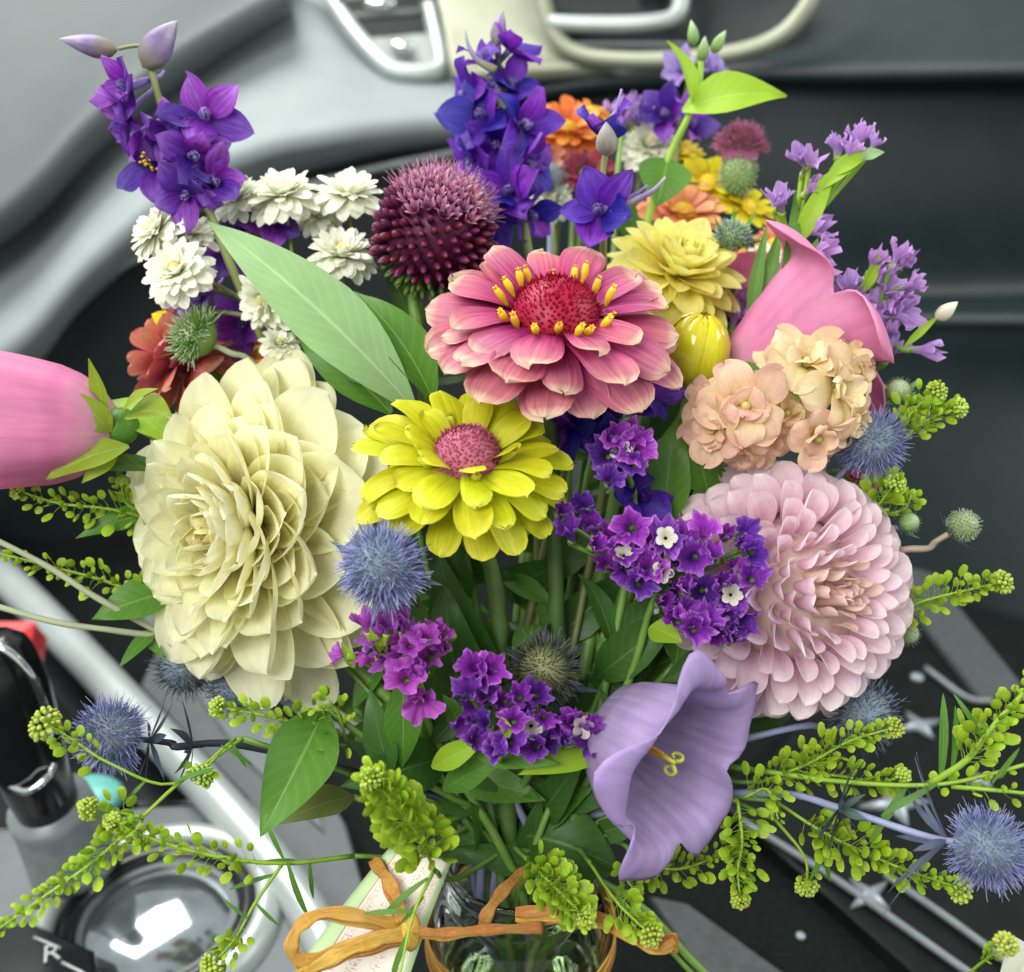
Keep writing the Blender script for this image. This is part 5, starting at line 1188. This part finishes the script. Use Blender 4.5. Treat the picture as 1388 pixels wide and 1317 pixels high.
# ================================================================== peppergrass sprigs
def pepper(lab, base, *branches, mat=POD, sm=LIME, r=.0010):
    """base: where the stem leaves the bouquet's heart; branches: (points, pods, options)"""
    m, b = jar_route()
    bp = [P(*q) for q in base]
    t = stem(bp[::-1] + [m, b], 'peppergrass', lab, 'peppergrass', r, GREEN, 'peppergrass sprigs', 6, r1=.0015)
    for pts, n, o in branches:
        o = dict(o); lv = o.pop('leaves', ())
        sprig(t, [P(*q) for q in pts], n, mat, BUDS, sm, **o)
        for p0, d, L in lv: linear(t, P(*p0), F(*d), L, L * .11, L_MID)
    return t
pepper('peppergrass sprig under the left pink bell', [(420, 800, .48), (230, 710, .47)], ([(230, 710, .47), (150, 690, .455), (80, 682, .45), (22, 664, .446)], 42, dict(start=.05, tip=.9)), ([(210, 705, .465), (170, 680, .455), (165, 650, .45)], 14, dict(start=.2, tip=.6)), mat=POD)
pepper('peppergrass sprig crossing the top of the silver rail', [(420, 860, .48), (240, 828, .475)], ([(240, 828, .475), (150, 790, .465), (70, 768, .46), (-20, 745, .455)], 44, dict(start=.1, tip=.9)))
pepper('peppergrass sprig tipped with a bud cluster in front of the left thistle', [(480, 1050, .46), (320, 1000, .435)], ([(320, 1000, .435), (235, 1062, .415), (150, 1035, .402), (95, 1000, .398), (58, 978, .395)], 22, dict(start=.55, tip=1.75, r=.0007, leaves=(((235, 1060, .415), (.8, .4, .2), .018), ((200, 1055, .41), (-.5, -.5, .4), .014))))
       , ([(310, 1008, .434), (285, 1035, .425), (272, 1052, .42)], 6, dict(start=.4, tip=1.3, leaves=(((300, 1010, .43), (.9, -.4, .2), .016), ((310, 1000, .43), (.5, -.7, .2), .015)))))
pepper('long peppergrass sprig sweeping down to the lower left corner', [(500, 1060, .46), (330, 1000, .436)], ([(330, 1000, .436), (250, 1055, .42), (190, 1110, .405), (130, 1165, .393), (60, 1215, .383), (-25, 1275, .376)], 86, dict(start=.36, tip=0, r=.0009, end=1.0)),
       ([(195, 1108, .405), (150, 1100, .40), (118, 1095, .396)], 16, dict(start=.1, tip=1.1)))
pepper('peppergrass branch lying across the chrome cup ring', [(560, 1160, .455), (480, 1160, .44)], ([(480, 1160, .44), (380, 1170, .42), (280, 1158, .408), (200, 1135, .40), (150, 1112, .396)], 50, dict(start=.32, tip=.8, r=.0010, leaves=(((420, 1165, .428), (.05, -1, .2), .018), ((385, 1165, .42), (-.35, .8, .2), .018), ((390, 1168, .42), (.3, -1, .3), .026), ((400, 1165, .424), (-.9, .1, .3), .016)))),
       ([(382, 1172, .42), (345, 1225, .41), (320, 1270, .402), (285, 1310, .396)], 24, dict(start=.55, tip=1.2, leaves=(((372, 1185, .418), (-.95, -.15, .3), .020), ((345, 1222, .41), (.6, -.5, .3), .014), ((335, 1245, .405), (-.5, .6, .3), .013)))))
pepper('peppergrass sprig below the cream dahlia', [(540, 1030, .455), (480, 1000, .445)], ([(480, 1000, .445), (420, 985, .43), (350, 968, .42), (292, 958, .416)], 46, dict(start=.1, tip=1.0)), ([(470, 1010, .44), (440, 1010, .43), (400, 1020, .425)], 16, dict(start=.1, tip=0)), ([(470, 1005, .44), (455, 960, .43), (430, 955, .425)], 12, dict(start=.2, tip=0)), mat=POD)
pepper('fat bright peppergrass spike in front of the jar mouth', [(620, 1190, .44), (590, 1180, .41)], ([(590, 1180, .41), (565, 1130, .392), (530, 1085, .38), (503, 1052, .374)], 150, dict(start=.12, tip=1.2, pod_scale=1.25)), ([(588, 1180, .41), (560, 1240, .395), (540, 1330, .385)], 0, dict(tip=0, leaves=(((580, 1190, .405), (-.9, -.5, .3), .024), ((560, 1235, .395), (-1, .1, .2), .020), ((555, 1260, .392), (-.5, -1, .3), .024), ((575, 1215, .40), (-.8, -.8, .3), .016)))))
pepper('peppergrass spike hanging over the raffia at the jar front', [(700, 1150, .45), (715, 1165, .43)], ([(715, 1165, .43), (745, 1195, .412), (775, 1225, .40), (795, 1245, .395)], 110, dict(start=.1, tip=1.0, pod_scale=1.05)))
pepper('small peppergrass sprig over the right end of the raffia', [(780, 1150, .45), (800, 1170, .425)], ([(800, 1170, .425), (830, 1215, .41), (858, 1245, .40), (885, 1268, .395)], 34, dict(start=.35, tip=1.3)))
pepper('peppergrass sprig under the lilac bellflower', [(830, 1140, .465), (860, 1165, .455)], ([(860, 1165, .455), (910, 1178, .452), (960, 1165, .450), (1020, 1130, .448)], 50, dict(start=.05, tip=0)), ([(860, 1165, .45), (850, 1190, .442), (862, 1208, .44)], 12, dict(start=.1, tip=0)))
pepper('drooping peppergrass sprig right of the lilac bellflower', [(900, 1090, .46), (1000, 1085, .44)], ([(1000, 1085, .44), (1006, 1140, .432), (1000, 1180, .43), (1004, 1222, .428)], 54, dict(start=.05, tip=1.0)), ([(1010, 1080, .44), (1040, 1070, .435), (1055, 1110, .43)], 20, dict(start=.1, tip=0)), mat=POD)
pepper('tiny peppergrass tuft over the pale floor edge', [(950, 1090, .46), (1050, 1110, .445)], ([(1050, 1110, .445), (1090, 1160, .44), (1094, 1204, .438)], 14, dict(start=.7, tip=1.2)))
pepper('peppergrass sprig beneath the blush dahlia pointing right', [(900, 1070, .465), (1030, 1060, .45)], ([(1030, 1060, .45), (1095, 1035, .44), (1150, 1005, .432), (1215, 985, .428)], 70, dict(start=.08, tip=1.1)), ([(1040, 1058, .45), (1120, 1050, .442), (1190, 1060, .436), (1225, 1050, .432)], 46, dict(start=.1, tip=1.0)), mat=POD)
pepper('bright peppergrass stem running to the right edge', [(900, 1040, .465), (1020, 1043, .45)], ([(1020, 1043, .45), (1150, 1060, .43), (1280, 1062, .41), (1420, 1028, .40)], 10, dict(start=.6, tip=0, r=.0013)), ([(1260, 1062, .413), (1310, 1030, .405), (1350, 980, .40), (1420, 905, .395)], 60, dict(start=.3, tip=0, r=.0016, pod_scale=1.15, end=1.0, leaves=(((1275, 1055, .41), (.05, 1, .2), .034), ((1290, 1045, .408), (.1, 1, .3), .026), ((1270, 1062, .41), (-.9, -.4, .2), .026), ((1330, 1000, .402), (-.4, .8, .2), .020), ((1345, 1060, .40), (.6, .8, .2), .018)))), ([(1290, 1066, .41), (1340, 1070, .402), (1420, 1078, .396)], 10, dict(start=.2, tip=0, r=.0011)), r=.0014)
pepper('peppergrass sprig reaching under the right sea holly', [(880, 1080, .465), (1050, 1085, .445)], ([(1050, 1085, .445), (1120, 1130, .43), (1210, 1172, .42), (1305, 1205, .412)], 90, dict(start=.2, tip=1.5, pod_scale=1.1, leaves=(((1110, 1120, .43), (.2, -1, .2), .026), ((1130, 1135, .43), (-.6, -.9, .2), .022), ((1180, 1140, .42), (.4, .9, .3), .03)))))
pepper('peppergrass pair of tips at the right of the blue grey thistle', [(950, 820, .48), (1190, 640, .47)], ([(1190, 640, .47), (1230, 590, .462), (1265, 565, .458), (1302, 552, .455)], 46, dict(start=.3, tip=1.1)), ([(1215, 610, .465), (1235, 560, .46), (1272, 528, .457)], 30, dict(start=.35, tip=1.2)))
pepper('short peppergrass tuft on the upper right of the blush dahlia', [(950, 850, .48), (1180, 700, .468)], ([(1180, 700, .468), (1200, 672, .46), (1215, 652, .456)], 34, dict(start=.1, tip=1.2, pod_scale=1.15)), ([(1185, 700, .468), (1225, 690, .462), (1235, 670, .46)], 16, dict(start=.2, tip=0)))
pepper('peppergrass sprig pointing right beside the blush dahlia', [(950, 880, .48), (1190, 840, .47)], ([(1190, 840, .47), (1250, 815, .46), (1310, 800, .455), (1362, 788, .452)], 50, dict(start=.15, tip=1.3)))
pepper('blurred peppergrass tip in the lower right corner', [(840, 1220, .495), (1000, 1370, .50), (1200, 1420, .44)], ([(1200, 1420, .44), (1300, 1330, .40), (1365, 1278, .37)], 18, dict(start=.75, tip=1.0)))

# grey stems reaching left
for lab, pts in (('thin pale grey stem slanting above the silver rail', [(300, 900, .48), (140, 815, .455), (60, 765, .445), (-60, 705, .43)]), ('pale grey stem curving across the silver rail', [(300, 880, .48), (165, 856, .46), (70, 842, .45), (-60, 805, .44)])):
    m, b = jar_route()
    stem([P(*q) for q in pts][::-1] + [P(480, 980, .48), m, b], 'bare_stem', lab, 'stem', .0013, PALEST, 'bare grey stems')
# white petal at the lower right corner
ax = F(.3, .8, .5); c = P(1392, 1360, .42)
t = stem([c, P(1290, 1440, .50), P(1000, 1350, .50), P(850, 1215, .49)] + list(jar_route()), 'white_bellflower', 'white petals just showing in the lower right corner', 'bellflower', .0018, GREEN)
for a, f in ((0, F(-.3, 1, .3)), (1, F(.4, .9, .3)), (2, F(0, .6, .9))): put('petal', MB().add(*petal(.032, .022, PR_OVATE, .9, -.2, 8, 6, .05)).mesh('petal', WHITE), t, frame(c, f, F(0, .2, 1)))

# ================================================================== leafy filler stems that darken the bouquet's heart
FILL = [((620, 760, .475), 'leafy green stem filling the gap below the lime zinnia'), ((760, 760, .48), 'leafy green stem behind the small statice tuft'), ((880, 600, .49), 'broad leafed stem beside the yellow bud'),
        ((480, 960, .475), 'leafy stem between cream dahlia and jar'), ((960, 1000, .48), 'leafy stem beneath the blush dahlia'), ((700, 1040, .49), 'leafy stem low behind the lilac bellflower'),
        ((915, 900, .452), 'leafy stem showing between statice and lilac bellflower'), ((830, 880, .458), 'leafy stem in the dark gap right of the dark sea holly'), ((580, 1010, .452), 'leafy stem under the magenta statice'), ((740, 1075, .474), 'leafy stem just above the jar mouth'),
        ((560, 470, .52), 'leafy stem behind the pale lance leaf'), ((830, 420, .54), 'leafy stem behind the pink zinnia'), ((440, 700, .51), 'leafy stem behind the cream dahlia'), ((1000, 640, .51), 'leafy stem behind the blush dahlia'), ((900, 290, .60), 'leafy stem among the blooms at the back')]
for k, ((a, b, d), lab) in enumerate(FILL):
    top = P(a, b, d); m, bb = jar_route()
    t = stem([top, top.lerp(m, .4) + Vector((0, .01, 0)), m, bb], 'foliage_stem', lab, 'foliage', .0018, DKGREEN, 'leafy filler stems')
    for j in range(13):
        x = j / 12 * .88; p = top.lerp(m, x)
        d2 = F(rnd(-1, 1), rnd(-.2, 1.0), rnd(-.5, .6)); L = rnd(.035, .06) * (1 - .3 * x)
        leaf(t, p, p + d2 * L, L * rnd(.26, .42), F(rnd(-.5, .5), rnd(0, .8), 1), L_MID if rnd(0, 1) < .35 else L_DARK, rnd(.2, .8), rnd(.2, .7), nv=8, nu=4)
# single showy leaves
def oneleaf(lab, p0, p1, w, f, m, b=.4):
    mm, bb = jar_route()
    t = stem([P(*p0), P(*p0).lerp(mm, .5), mm, bb], 'leafy_branch', lab, 'leaf', .0014, GREEN, 'single leaf stems')
    leaf(t, P(*p0), P(*p1), px(w), f, m, b, .4, nv=14, nu=8, wave=.07); return t
oneleaf('bright green curling leaf hanging below the cream dahlia', (440, 960, .435), (352, 1135, .40), 92, F(.3, .3, 1), L_MID)
oneleaf('large dark leaf resting on the jar mouth', (700, 1130, .465), (850, 1180, .450), 120, F(.1, .6, 1), L_DARK, .7)
oneleaf('broad green leaf standing left of the blush dahlia', (900, 720, .465), (918, 560, .46), 70, F(-.3, .2, 1), L_MID)
oneleaf('green leaf with pale rib beside the small statice tuft', (960, 680, .468), (930, 580, .46), 60, F(.3, .2, 1), L_MID)
oneleaf('dull olive leaf lying over the console edge', (480, 1080, .44), (375, 1115, .42), 50, F(0, .7, .8), leafmat('leaf_olive', (.16, .20, .05), (.26, .30, .1), .5))
oneleaf('dark broad leaf beneath the globe thistle', (640, 1000, .46), (600, 790, .435), 110, F(-.2, .2, 1), L_DARK)
oneleaf('green leaf curling out left of the lime zinnia', (560, 690, .45), (490, 660, .43), 70, F(-.2, .5, 1), L_MID)
